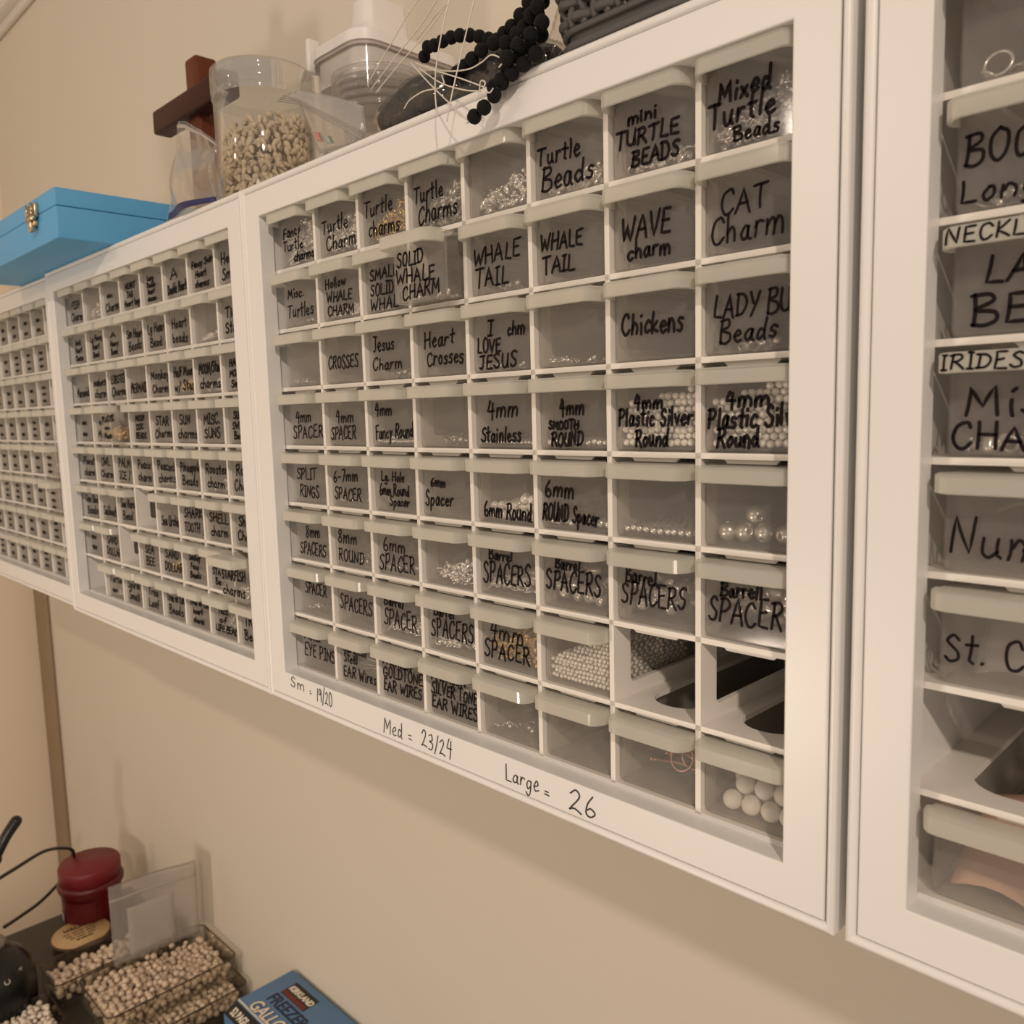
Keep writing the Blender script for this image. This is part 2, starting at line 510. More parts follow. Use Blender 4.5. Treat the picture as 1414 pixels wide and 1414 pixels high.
# ------------------------------------------------------------------ the setting
D = 0.25            # the wall stands this far behind the cabinet fronts
WX = -1.565          # left wall
struct(MB().box((WX - .1, D, -2.0), (1.6, D + .1, 0.95)).build('wall_back', M['wall']))
struct(MB().box((WX - .1, -2.6, -2.0), (WX, D, 0.95)).build('wall_left', mat('left_wall_warm', (0.82, 0.70, 0.54), 0.75, spec=0.2, bump=0.12, bscale=220, var=0.02, vscale=3)))  # lighter and warmer in colour than the back wall
struct(MB().box((WX - .1, -2.8, -1.98), (1.7, D + .1, -1.90)).build('floor', mat('floor_boards', (0.42, 0.33, 0.25), 0.5, var=0.2, vscale=5)))
cr = MB()
for (d0, z0, d1, z1) in ((0, .645, .012, .668), (0, .660, .030, .690), (0, .684, .052, .715), (0, .712, .075, .745), (0, .742, .085, .80)):
    cr.box((WX, D - d1, z0), (1.6, D, z1), 0.004)
struct(cr.build('trim_1', M['cab']))
struct(shift(MB().box((WX, D - .010, -1.9), (WX + .081, D, -.32), 0.003), (0, 0, 0)).build('corner_shade_strip', M['cornershade']))  # solid brown strip standing in for the shade along the wall corner

# ------------------------------------------------------------------ drawer cabinets
XK = [0.0006, 0.0553] + [0.0036 + 0.0523 * k for k in range(2, 8)] + [0.4213]
ZR = [0.0039 - 0.0437 * r for r in range(9)]
YD = 0.0125         # front edges of shelves and dividers
YF = 0.0150         # drawer fronts
YB = 0.205
P_ = 0.4685
BASE = Vector((.21, .12, -.3711))


def plate(mb, cells, t, axis):
    """plate of thickness t with rounded cut-outs. cells: (outer rect, hole rect, radius); axis: 0 = plate spans y,z ; 2 = plate spans x,y"""
    for (a0, b0, a1, b1), (h0, g0, h1, g1), r in cells:
        n = 7
        hole = rrect(h0, g0, h1, g1, r, n)
        corn = [(a1, b0), (a1, b1), (a0, b1), (a0, b0)]
        outer = []
        for ci in range(4):
            for i in range(n):
                hx, hy = hole[ci * n + i]
                cx, cy = corn[ci]
                m = n // 2
                if i == m:
                    outer.append((cx, cy))
                elif (i < m) == (ci in (0, 2)):
                    outer.append((hx, cy))
                else:
                    outer.append((cx, hy))
        N = len(hole)

        def put(p, s):
            return (s, p[0], p[1]) if axis == 0 else (p[0], p[1], s)
        vs = [put(p, -t / 2) for p in outer] + [put(p, -t / 2) for p in hole] + [put(p, t / 2) for p in outer] + [put(p, t / 2) for p in hole]
        fs = []
        for i in range(N):
            j = (i + 1) % N
            fs += [(i, j, N + j, N + i), (2 * N + i, 3 * N + i, 3 * N + j, 2 * N + j), (N + i, N + j, 3 * N + j, 3 * N + i), (i, 2 * N + i, 2 * N + j, j)]
        mb.add(vs, fs)


def divider_mesh():
    mb = MB()
    cells = []
    for r in range(1, 9):
        z1, z0 = ZR[r - 1], ZR[r]
        cells.append(((YD, z0, YB, z1), (.0265, z0 + .0085, YB - .012, z1 - .0045), .0035))
    plate(mb, cells, .0030, 0)
    return shift(mb, (0, BASE.y, BASE.z)).mesh('divider', M['cab_in'], True)


def shelf_mesh(xs, bottom=False):
    mb = MB()
    cells = []
    for a, b in zip(xs[:-1], xs[1:]):
        cells.append(((a, YD, b, YB), (a + .0105, .0255, b - .0105, YB - .012), min(.016, (b - a) * .28)))
    plate(mb, cells, .0027, 2)
    mb.box((-.004, YD, -.00135), (xs[0], YB, .00135))
    mb.box((xs[-1], YD, -.00135), (.424, YB, .00135))
    for a, b in zip(xs[:-1], xs[1:]):      # little stop tab under the shelf of each cell
        c = (a + b) / 2
        w = (b - a) * .27
        mb.add([(c - w, .0150, -.00135), (c + w, .0150, -.00135), (c + w - .002, .0150, -.0034), (c - w + .002, .0150, -.0034),
                (c - w, .0170, -.00135), (c + w, .0170, -.00135), (c + w - .002, .0170, -.0034), (c - w + .002, .0170, -.0034)],
               [(0, 1, 2, 3), (7, 6, 5, 4), (3, 2, 6, 7), (0, 3, 7, 4), (1, 5, 6, 2)])
    return shift(mb, (BASE.x, BASE.y, 0)).mesh('shelf', M['cab_in'])


def frame_ring(mb, o, i, y0, y1, bev=0.0012, seg=5):
    """rectangular picture-frame ring (outer/inner rects in x,z) between y0 (front) and y1, rounded front edges"""
    def loop(r, d, y):
        x0, z0, x1, z1 = r
        return [(x0 - d, y, z0 - d), (x1 + d, y, z0 - d), (x1 + d, y, z1 + d), (x0 - d, y, z1 + d)]
    L = [loop(o, 0, y1)]
    for k in range(seg + 1):
        a = math.pi / 2 * k / seg
        L.append(loop(o, -bev * (1 - math.cos(a)), y0 + bev * (1 - math.sin(a))))
    for k in range(seg + 1):
        a = math.pi / 2 * (1 - k / seg)
        L.append(loop(i, bev * (1 - math.cos(a)), y0 + bev * (1 - math.sin(a))))
    L.append(loop(i, 0, y1))
    vs = [p for l in L for p in l]
    fs, sm = [], []
    m = len(L)
    for k in range(m):
        k2 = (k + 1) % m
        flat = k in (0, seg + 1, m - 2, m - 1)
        for q in range(4):
            q2 = (q + 1) % 4
            mb_f = (k * 4 + q, k * 4 + q2, k2 * 4 + q2, k2 * 4 + q)
            fs.append(mb_f)
    mb.add(vs, fs)


shell_me = None


def cabinet(offx, offy, label, xs):
    root = thing('drawer_cabinet', label, 'drawer cabinet', BASE + Vector((offx, offy, 0)), 'white drawer cabinets along the wall')
    global shell_me, door_me, side_me, back_me, div_me
    if shell_me is None:
        mb = MB()                                    # body: rim round the door, then the carcass
        frame_ring(mb, (-.0243, -.3711, .4433, .0234), (-.0196, -.3663, .4396, .0187), 0, .016, .00232, 8)
        for a, b in (((-.0215, .010, -.3690), (-.0040, .246, .0212)), ((.4240, .010, -.3690), (.4415, .246, .0212)),
                     ((-.0040, .014, .0052), (.4240, .246, .0212)), ((-.0040, .0165, -.3690), (.4240, .246, -.3470))):
            mb.box(a, b)
        shell_me = shift(mb, BASE).mesh('carcass', M['cab'])
        mb = MB()
        frame_ring(mb, (-.0190, -.3657, .4390, .0181), (0, -.3467, .42, 0), .0004, .0120, .0008, 3)
        door_me = shift(mb, BASE).mesh('door_frame', M['cab'])
        back_me = shift(MB().box((-.004, YB + .001, -.346), (.424, YB + .006, .004)), BASE).mesh('back_panel', M['back'])
        mb = MB()
        mb.box((-.004, .0121, -.3490), (.424, .030, -.3452))
        side_me = shift(mb, BASE).mesh('bottom_ledge', M['cab'])
        div_me = divider_mesh()
    for nm, me in (('carcass', shell_me), ('door_frame', door_me), ('back_panel', back_me), ('bottom_ledge', side_me)):
        obj(nm, me, root)
    for x in xs[1:-1]:
        obj('divider', div_me, root, (x - BASE.x, 0, 0))
    sm = shelf_mesh(xs)
    for r in range(1, 9):
        obj('shelf', sm, root, (0, 0, ZR[r] - BASE.z))
    return root


# ------------------------------------------------------------------ one drawer
DH = .0385


def drawer_body(w, depth=.175):
    mb = MB()
    t = .0013
    h = DH
    n = 4
    # front plate with rounded corners, standing a hair proud with an eased edge
    rc, sg = .0019, 4
    loops = []
    for k in range(sg + 1):
        a = math.pi / 2 * k / sg
        ins = rc * (1 - math.cos(a)) * .75
        loops.append([(x, rc * (1 - math.sin(a)), z) for x, z in rrect(-w / 2 + ins, ins * .6, w / 2 - ins, h - ins * .4, .0034 - ins, n)])
    out = rrect(-w / 2, 0, w / 2, h, .0034, n)
    N = len(out)
    vs = [p for l in loops for p in l]
    mb.add(vs, [tuple(range(sg * N, (sg + 1) * N))])
    mb.add(vs, [(k * N + i, k * N + (i + 1) % N, (k + 1) * N + (i + 1) % N, (k + 1) * N + i) for k in range(sg) for i in range(N)], True)
    out = [(x, z) for x, y, z in loops[0]]
    mb.add([(x, .0020, z) for x, z in out], [tuple(range(N))])
    a = w / 2 - .0006
    # sides, floor and back as one tray with thickness
    for (p, q) in (((-a, .0020, .0006), (-a + t, depth, h - .001)), ((a - t, .0020, .0006), (a, depth, h - .001)),
                   ((-a + t, .0020, .0006), (a - t, depth, .0006 + t)), ((-a + t, depth - t, .0019), (a - t, depth, h - .001))):
        mb.box(p, q)
    me = mb.mesh('drawer_box', M['front'])
    me.materials.append(M['box'])
    for p in me.polygons:
        p.material_index = 0 if p.center.y < .00185 else 1
    return me


def drawer_lip(w, wl):
    """rounded pull rim along the top of the front: top plate and a down-turned flange"""
    d = YF - .0020
    nk = YF - YD + .0004
    r = .0062

    def outline(o):
        wi, wo = w / 2 - o, wl / 2 - o
        pts = [(-wi, 0.0), (-wi, -nk + o), (-wo, -nk - .0003 + o * .5)]
        for k in range(1, 8):
            a = math.radians(180 + 90 * k / 7)
            pts.append((-wo + r + r * math.cos(a), -nk - .0004 + o * .6 + (d - nk - .0004) * math.sin(a)))
        pts += [(-x, y) for x, y in pts[::-1]]
        return pts
    o, i = outline(0), outline(.0012)
    n = len(o)
    zt, zb = DH - .0006, DH - .0080
    vs = ([(x, y, zb + .0004) for x, y in o] + [(x, y, zt - .0005) for x, y in o] + [(x * .985, y * .97, zt) for x, y in o] +
          [(x, y, zb) for x, y in i] + [(x, y, zt - .0013) for x, y in i])
    fs = []
    for k in range(n - 1):
        for a, b in ((0, 1), (1, 2), (3, 0), (4, 3)):
            fs.append((a * n + k, a * n + k + 1, b * n + k + 1, b * n + k))
    fs.append(tuple(2 * n + k for k in range(n)))
    fs.append(tuple(4 * n + k for k in range(n))[::-1])
    mb = MB()
    mb.add(vs, fs, False)
    return mb.mesh('pull_lip', M['lip'])


W1, WL1 = .0482, .0488
W2, WL2 = .1008, .1040
body1, lip1 = drawer_body(W1), drawer_lip(W1, WL1)
body2, lip2 = drawer_body(W2), drawer_lip(W2, WL2)
ORD = ['zero', 'first', 'second', 'third', 'fourth', 'fifth', 'sixth', 'seventh', 'eighth']


def drawer(x, y, z, lines, label, group, seed, wide=False, ink=.0013, liptext=None):
    root = thing('storage_drawer', label, 'drawer', (x, y, z), group)
    w = W2 if wide else W1
    obj('drawer_box', body2 if wide else body1, root)
    lip = obj('pull_lip', lip2 if wide else lip1, root)
    lip['label'] = 'frosted rounded pull lip'
    rng = R_(seed)
    if lines:
        mb = MB()
        for ln in lines:
            txt, u0, u1, v, h = ln[:5]
            iw = ln[5] if len(ln) > 5 else ink
            tilt = ln[6] if len(ln) > 6 else rng.uniform(-.02, .045)
            write(mb, txt, -w / 2 + u0 * w, -w / 2 + u1 * w, v * DH, h * DH * .88, iw, rng, tilt=tilt)
        shift(mb, (0, .00025, 0))
        obj('handwriting', mb.mesh('handwriting', M['ink']), root)['label'] = 'black marker lettering'
    if liptext:
        mb = MB()
        write(mb, liptext, -w / 2 + .0015, -w / 2 + .0015 + .0074 * text_width(liptext), DH - .0068, .0052, .0009, rng, tilt=.0)
        shift(mb, (0, YF - .0019, 0))
        obj('handwriting', mb.mesh('handwriting', M['ink']), lip)
    return root


# ------------------------------------------------------------------ what lies in the drawers
def rot_any(rng):
    return Matrix.Rotation(rng.uniform(0, 6.3), 4, 'Z') @ Matrix.Rotation(rng.uniform(-1.2, 1.2), 4, 'X') @ Matrix.Rotation(rng.uniform(-.6, .6), 4, 'Y')


def heap_z(x, y, lev, rng, skew):
    return lev * (1 - .35 * (y / .09)) * (1 + skew * x / .024)


def charm_heap(name, seed, lev, m, n=130, w=W1, deep=.055, s=1.12, skew=.35):
    rng = R_(seed)
    mb = MB()
    H = DH * .95
    for k in range(n):
        x = rng.uniform(-w / 2 + .005, w / 2 - .005)
        y = .005 + (rng.random() ** 1.8) * (deep - .005)
        top = max(.0035, heap_z(x, y, lev * H, rng, skew))
        z = .0035 + rng.random() ** .75 * (top - .003)
        z = min(z, H - .006)
        q = rng.random()
        mx = rot_any(rng)
        r = s * rng.uniform(.8, 1.25)
        if q < .34:
            mb.torus((x, y, z), .0022 * r, .00042 * r, mx, 12, 5)
        elif q < .62:       # little turtle-like charm: shell, head, four flippers
            mb.ball((x, y, z), .0022 * r, 1, (1, 1.15, .55), mx)
            for px, py in ((0, 1.4), (.95, .8), (-.95, .8), (.8, -.8), (-.8, -.8)):
                c = Vector((x, y, z)) + mx @ Vector((px * .0022 * r, py * .0022 * r, 0))
                mb.ball(c, .0008 * r, 1, (1, 1, .6), mx)
        elif q < .82:
            mb.ball((x, y, z), .0017 * r, 1, (1, 1, .8), mx)
        else:
            mb.lathe([(.0006 * r, -.0022 * r), (.0013 * r, -.0012 * r), (.0011 * r, 0), (.0014 * r, .0012 * r), (.0006 * r, .0022 * r)], 8, (0, 0, 0), False, Matrix.Translation((x, y, z)) @ mx)
    return mb.mesh(name, m)


def bead_heap(name, seed, lev, r, m, w=W1, deep=.075, skew=.0, slope=.35, sub=2):
    """close-packed layers of round beads under a sloping surface"""
    rng = R_(seed)
    mb = MB()
    H = DH
    x = -w / 2 + .0022 + r
    z0 = .0021 + r
    row = 0
    rows = int((lev * H) / (r * 1.72)) + 2
    for kz in range(rows):
        ky = 0
        y = .0022 + r + (r * .55 if kz % 2 else 0)
        while y < deep:
            xx = x + ((ky + kz) % 2) * r * .95
            while xx < w / 2 - .002 - r:
                z = z0 + kz * r * 1.68
                top = lev * H * (1 - slope * (y / deep)) * (1 + skew * xx / (w / 2)) + rng.uniform(-.6, .6) * r
                hidden = y > .0022 + r * 5 and z < top - r * 6 and (r > .0016 or xx < w / 2 - .0022 - r * 5)
                if z + r * .4 < max(top, z0 + r * .41) and not hidden and z < H - .002 - r:
                    j = r * .20
                    mb.ball((xx + rng.uniform(-j, j), y + rng.uniform(-j, j), z + rng.uniform(-j, j)), r * rng.uniform(.93, 1.0), sub)
                xx += r * 2.02
            y += r * 1.78
            ky += 1
    return mb.mesh(name, m)


def barrel_heap(name, seed, lev, m, n=60):
    rng = R_(seed)
    mb = MB()
    for k in range(n):
        x = rng.uniform(-W1 / 2 + .007, W1 / 2 - .007)
        y = .006 + rng.random() ** 1.5 * .06
        z = .0055 + rng.random() * lev * DH
        if z > DH - .008:
            continue
        prof = []
        for i in range(9):
            u = i / 8 * 2 - 1
            prof.append((.0032 * (1 - .22 * u * u) + (.00035 if i % 2 else 0), u * .0042))
        mx = Matrix.Translation((x, y, z)) @ Matrix.Rotation(rng.uniform(0, 6.3), 4, 'Z') @ Matrix.Rotation(math.pi / 2 + rng.uniform(-.3, .3), 4, 'X')
        mb.lathe([(.0012, -.0042)] + prof + [(.0012, .0042)], 12, (0, 0, 0), False, mx)
    return mb.mesh(name, m)


def pin_heap(name, seed, m, n=40, ln=.03):
    rng = R_(seed)
    mb = MB()
    for k in range(n):
        y = rng.uniform(.008, .06)
        z = rng.uniform(.003, .017)
        x = rng.uniform(-.006, .006)
        a = rng.uniform(-.5, .5)
        d = Vector((math.cos(a), math.sin(a) * .6, rng.uniform(-.12, .2))) * ln / 2
        c = Vector((x, y, z + .004))
        mb.tube([c - d, c + d], .00035, 5)
        mb.torus(c + d * 1.06, .0011, .00035, Matrix.Rotation(rng.uniform(0, 3), 4, 'X'), 10, 5)
    return mb.mesh(name, m)


def arc_heap(name, seed, m):
    """thin curved bangle pieces lying across the right side of a drawer"""
    rng = R_(seed)
    mb = MB()
    for k in range(9):
        y = .007 + k * .0035
        z = .0035 + .0018 * (k % 4) + rng.uniform(0, .003)
        pts = []
        for i in range(17):
            u = i / 16
            pts.append((-.008 + .029 * u, y + .012 * math.sin(math.pi * u) * rng.choice((1, 1)), z + .010 * (1 - u) ** 2 + .004 * math.sin(2.2 * u + k)))
        mb.tube(pts, .0007, 6)
        mb.ball(pts[0], .0012, 1)
    for k in range(3):
        mb.torus((.006 + .004 * k, .014 + .006 * k, .016), .0065, .0006, rot_any(rng), 22, 6)
    return mb.mesh(name, m)


CONT = {}


def content(kind, root, label, group='loose findings in the drawers'):
    if kind not in CONT:
        k, *a = kind.split()
        seed = sum(map(ord, kind))
        if k == 'charm':
            mm = {'s': 'silver', 'o': 'old', 'g': 'gold'}[a[1]]
            lv = float(a[0])
            CONT[kind] = charm_heap('charm_heap', seed, lv, M[mm], int(60 + 420 * lv), skew=.5 if lv < .6 else .2)
        elif k == 'bead':
            CONT[kind] = bead_heap('bead_heap', seed, float(a[0]), float(a[1]), M[a[2]], skew=float(a[3]), slope=float(a[4]), sub=1 if float(a[1]) < .0016 else 2)
        elif k == 'barrel':
            CONT[kind] = barrel_heap('spacer_heap', seed, float(a[0]), M['old'])
        elif k == 'pin':
            CONT[kind] = pin_heap('pin_heap', seed, M[a[0]])
        elif k == 'arc':
            CONT[kind] = arc_heap('bangle_pieces', seed, M[a[0]])
        elif k == 'few':
            CONT[kind] = charm_heap('charm_heap', seed, .10, M[a[0]], 16, skew=.9)
    names = {'charm': 'charm_heap', 'bead': 'bead_heap', 'barrel': 'spacer_heap', 'pin': 'pin_heap', 'few': 'charm_heap', 'arc': 'bangle_pieces'}
    cats = {'charm': 'charms', 'bead': 'beads', 'barrel': 'beads', 'pin': 'pins', 'few': 'charms', 'arc': 'bangles'}
    k = kind.split()[0]
    o = obj(names[k], CONT[kind], None, root.location)
    tag(o, label, cats[k], group, 'stuff')
    return o


def auto(lines):
    n = len(lines)
    if not n:
        return []
    out = []
    top, bot = .74, .08
    step = (top - bot) / n
    for i, t in enumerate(lines):
        h = min(.28, step * .74)
        wd = min(.86, max(.3, text_width(t) * h * .92))
        u0 = .07 + (.86 - wd) * .28
        out.append((t, u0, u0 + wd, top - step * (i + 1) + step * .12, h))
    return out


def say(lines):
    return ' '.join(l if isinstance(l, str) else l[0] for l in lines)


# ---- middle cabinet
T3 = {
 (1, 1): [("Fancy", .12, .62, .56, .22), ("Turtle", .10, .66, .32, .22), ("charms", .40, .96, .10, .18, .0015)],
 (1, 2): [("Turtle", .08, .74, .42, .27), ("Charm", .18, .92, .12, .28)],
 (1, 3): [("Turtle", .05, .68, .48, .28), ("charms", .14, .82, .14, .30)],
 (1, 4): [("Turtle", .05, .62, .48, .30), ("Charms", .12, .88, .14, .32)],
 (1, 6): [("Turtle", .05, .66, .46, .26), ("Beads", .10, .84, .12, .32)],
 (1, 7): [("mini", .20, .54, .62, .17), ("TURTLE", .05, .80, .37, .21), ("BEADS", .24, .80, .12, .21)],
 (1, 8): [("Mixed", .14, .66, .54, .26), ("Turtle", .04, .70, .28, .28), ("Beads", .30, .74, .09, .17, .0013)],
 (2, 1): [("Misc.", .15, .62, .56, .20), ("Turtles", .13, .86, .20, .26)],
 (2, 2): [("Hollow", .10, .62, .58, .19), ("WHALE", .12, .76, .34, .20), ("CHARM", .14, .80, .10, .19)],
 (2, 3): [("SMALL", .12, .74, .56, .20), ("SOLID", .12, .64, .31, .22), ("WHALE.", .10, .94, .05, .23)],
 (2, 4): [("SOLID", .09, .60, .56, .22), ("WHALE", .06, .82, .31, .24), ("CHARM", .18, .90, .05, .24)],
 (2, 5): [("WHALE", .05, .84, .46, .28), ("TAIL", .08, .64, .12, .28)],
 (2, 6): [("WHALE", .07, .68, .46, .24), ("TAIL", .10, .56, .14, .24)],
 (2, 7): [("WAVE", .10, .70, .36, .32), ("charm", .18, .70, .14, .24)],
 (2, 8): [("CAT", .16, .64, .44, .30, .0013), ("Charm", .06, .80, .12, .34, .0013)],
 (3, 2): [("CROSSES", .08, .84, .28, .26)],
 (3, 3): [("Jesus", .12, .60, .50, .26), ("Charm", .10, .76, .18, .22)],
 (3, 4): [("Heart", .15, .74, .46, .26), ("Crosses", .20, .90, .18, .26)],
 (3, 5): [("I", .26, .36, .54, .24), ("chm", .60, .88, .52, .22), ("LOVE", .08, .48, .30, .22), ("JESUS", .10, .74, .06, .24)],
 (3, 7): [("Chickens", .10, .84, .34, .30)],
 (3, 8): [("LADY BUG", .10, 1.0, .44, .28, .0013), ("Beads", .16, .74, .15, .27, .0013)],
 (4, 1): [("4mm", .20, .64, .44, .26), ("SPACER", .10, .95, .12, .27)],
 (4, 2): [("4mm", .20, .66, .44, .26), ("SPACER", .06, .70, .12, .27)],
 (4, 3): [("4mm", .10, .48, .54, .22), ("Fancy Round", .10, .94, .12, .26)],
 (4, 5): [("4mm", .22, .74, .46, .26), ("Stainless", .10, .78, .09, .26)],
 (4, 6): [("4mm", .30, .66, .48, .22), ("SMOOTH", .14, .58, .29, .13), ("ROUND", .18, .64, .05, .22)],
 (4, 7): [("4mm", .24, .60, .54, .18), ("Plastic Silver", .05, .94, .32, .24), ("Round", .26, .66, .06, .24)],
 (4, 8): [("4mm", .22, .68, .52, .22), ("Plastic Silver", .04, 1.06, .28, .26), ("Round", .14, .58, .06, .24)],
 (5, 1): [("SPLIT", .14, .70, .46, .25), ("RINGS", .20, .76, .12, .24)],
 (5, 2): [("6-7mm", .06, .70, .46, .24), ("SPACER", .08, .76, .14, .26)],
 (5, 3): [("Lg. Hole", .18, .70, .54, .18), ("6mm Round", .13, .80, .29, .21), ("Spacer", .36, .80, .10, .18)],
 (5, 4): [("6mm", .18, .48, .50, .17), ("Spacer", .06, .62, .18, .27)],
 (5, 5): [("6mm Round", .12, .92, .09, .27)],
 (5, 6): [("6mm", .06, .50, .46, .27), ("ROUND Spacer", .02, .84, .12, .27)],
 (6, 1): [("8mm", .30, .72, .44, .25), ("SPACERS", .12, .86, .10, .27)],
 (6, 2): [("8mm", .10, .60, .44, .27), ("ROUND", .10, .76, .10, .26)],
 (6, 3): [("6mm", .16, .66, .42, .26), ("SPACER", .05, .86, .08, .32)],
 (6, 5): [("Barrel", .18, .58, .56, .18, .0014), ("SPACERS", .07, .88, .20, .34)],
 (6, 6): [("Barrel", .20, .56, .58, .18, .0014), ("SPACERS", .05, .86, .26, .32)],
 (6, 7): [("Barrel", .12, .50, .54, .22, .0013), ("SPACERS", .06, .86, .24, .32, .0013)],
 (6, 8): [("Barrell", .18, .62, .54, .20, .0015), ("SPACER", .05, .82, .22, .34, .0014)],
 (7, 1): [("SPACER", .20, .82, .44, .26)],
 (7, 2): [("SPACERS", .08, .90, .30, .30)],
 (7, 3): [("Barrel", .12, .56, .58, .18, .0014), ("SPACER", .10, .86, .22, .34)],
 (7, 4): [("Barrel", .15, .56, .60, .18, .0014), ("SPACERS", .08, .92, .24, .33)],
 (7, 5): [("4mm", .14, .74, .46, .30, .0013), ("SPACER", .05, .84, .14, .29, .0014)],
 (8, 1): [("Metal", .10, .56, .60, .20, .0014), ("EYE PINS", .08, .96, .26, .29)],
 (8, 2): [("Surgical", .10, .70, .60, .18), ("Steel", .10, .46, .40, .21), ("EAR Wires", .08, .92, .09, .25)],
 (8, 3): [("FASHION", .02, .70, .60, .19), ("GOLDTONE", .02, .94, .36, .22), ("EAR WIRES", .02, .90, .10, .23, .0013)],
 (8, 4): [("FASHION", .05, .75, .60, .19), ("SILVER TONE", .04, .96, .36, .22), ("EAR WIRES", .04, .96, .11, .23)],
}
C3 = {
 (1, 1): 'charm .82 s', (1, 2): 'charm .68 s', (1, 3): 'charm .56 g', (1, 4): 'charm .58 o', (1, 5): 'charm .44 s', (1, 6): 'charm .26 s',
 (1, 7): 'charm .18 s', (1, 8): 'charm .54 o', (2, 1): 'few old', (2, 2): 'charm .24 s', (2, 3): 'few silver', (2, 5): 'few old', (2, 4): 'few silver',
 (3, 1): 'few silver', (3, 3): 'few old', (3, 5): 'few silver', (3, 6): 'few silver', (3, 8): 'few old', (4, 3): 'bead .22 .0015 silver .6 .8', (4, 4): 'few old',
 (4, 5): 'bead .1 .0014 silver .5 .9', (4, 6): 'bead .1 .0019 silver .6 .9', (4, 7): 'bead .72 .0019 bright .15 .25', (4, 8): 'bead .76 .0019 bright .2 .25',
 (5, 2): 'few silver', (5, 5): 'bead .42 .0029 bright .35 .5', (5, 6): 'bead .2 .0024 silver .5 .8', (5, 7): 'bead .1 .002 silver .3 .6',
 (6, 1): 'few old', (6, 2): 'few old', (6, 3): 'few silver', (6, 4): 'charm .36 s', (6, 5): 'charm .3 s', (6, 6): 'barrel .38', (6, 7): 'barrel .42', (6, 8): 'barrel .5',
 (7, 1): 'few silver', (7, 3): 'charm .3 s', (7, 4): 'charm .2 s', (7, 5): 'charm .6 g', (7, 6): 'bead .62 .0014 bright .45 .1', (8, 1): 'pin old',
 (8, 2): 'pin silver', (8, 3): 'pin gold', (8, 4): 'pin silver', (8, 5): 'few silver', (8, 7): 'arc copper',
}
MISSING3 = {(7, 7), (7, 8)}
PULL3 = {(2, 4): .0163}
KINDWORD = {'charm': 'silver charms', 'bead': 'silver beads', 'barrel': 'ribbed silver barrel spacers', 'pin': 'thin wire pins', 'few': 'few small metal charms', 'arc': 'curved copper bangle pieces'}


def fill_cabinet(offx, offy, which, texts, conts, missing, pulls, cname, group, cols=range(1, 9), seed0=0, ink=.00125):
    for r in range(1, 9):
        for c in cols:
            if (r, c) in missing:
                continue
            x = (XK[c - 1] + XK[c]) / 2 + offx
            z = ZR[r] + .00165
            y = YF - pulls.get((r, c), 0) + offy
            lines = texts.get((r, c), [])
            place = f"{ORD[r]} row down, {ORD[c]} from left in {cname}"
            if lines and isinstance(lines[0], str):
                words = [l for l in lines if '~' not in l]
                L = auto(lines)
            else:
                words = [l[0] for l in lines]
                L = lines
            if words:
                label = f"drawer marked {' '.join(words[:3])}, {place}"
            elif lines:
                label = f"drawer with scrawled writing, {place}"
            else:
                label = f"unmarked clear drawer, {place}"
            d = drawer(x, y, z, L, label, group, seed0 + r * 10 + c, ink=ink if which != 3 else (.0012, .0012, .0012, .00135, .00145, .0015, .0016, .0017)[c - 1])
            k = conts.get((r, c))
            if k:
                content(k, d, f"{KINDWORD[k.split()[0]]} in drawer {ORD[r]} row down, {ORD[c]} from left, {cname}")


cab3 = cabinet(0, 0, 'large white drawer cabinet in the middle with size notes on its lower rail', XK)
note = MB()
rg = R_(4)
write(note, 'Sm', .0085, .0285, -.3560, .0085, .0007, rg)
write(note, '=', .0350, .0400, -.3575, .0075, .0006, rg)
write(note, '19/20', .0455, .0665, -.3595, .0105, .0006, rg)
write(note, 'Med', .1290, .1500, -.3622, .0100, .0006, rg)
write(note, '=', .1550, .1620, -.3615, .0085, .0006, rg)
write(note, '23/24', .1700, .2000, -.3612, .0105, .0007, rg)
write(note, 'Large', .2475, .2740, -.3605, .0095, .0007, rg)
write(note, '=', .2770, .2840, -.3610, .0060, .0007, rg)
write(note, '26', .2960, .3160, -.3622, .0110, .0009, rg)
shift(note, BASE - Vector((0, .0002, 0)))
note.build('size_note', M['pen'], cab3)['label'] = 'handwritten note Sm = 19/20, Med = 23/24, Large = 26'
fill_cabinet(0, 0, 3, T3, C3, MISSING3, PULL3, 'middle cabinet', 'small drawers of the middle cabinet', seed0=300)

# white balls in the bottom right drawer, and big silver beads three rows up
rb = R_(11)
dx, dz = (XK[7] + XK[8]) / 2, ZR[8] + .00165 + .0021
ball_me = MB().ball((0, 0, 0), .0048, 3).mesh('round_bead', M['pearl'])
spots = []
for k, (lay, n, oy) in enumerate(((0, 4, 0), (0, 4, 1), (1, 4, 0), (1, 3, 1), (0, 4, 2), (1, 4, 2))):
    for i in range(n):
        spots.append((-.0125 + i * .0098 + (.0048 if (oy + lay) % 2 else 0), .0075 + oy * .0086 + lay * .0035, .0048 + lay * .0079))
for (a, b, c) in spots:
    if a < .0185:
        tag(obj('round_bead', ball_me, None, (dx + a + rb.uniform(-.0005, .0005), YF + b, dz + c)), 'matte white ball bead heaped in the bottom right drawer of the middle cabinet', 'bead', 'white ball beads in the bottom right drawer')
mb = MB()
prof = [(.0010, -.0042)]
for i in range(11):
    a = math.pi * (i + .5) / 11
    prof.append((.0046 * math.sin(a) + (.0003 if i % 2 else 0), -.0046 * math.cos(a)))
prof.append((.0010, .0042))
big_me = mb.lathe(prof, 16).mesh('ornate_bead', M['old'])
dz5 = ZR[5] + .00165 + .0021
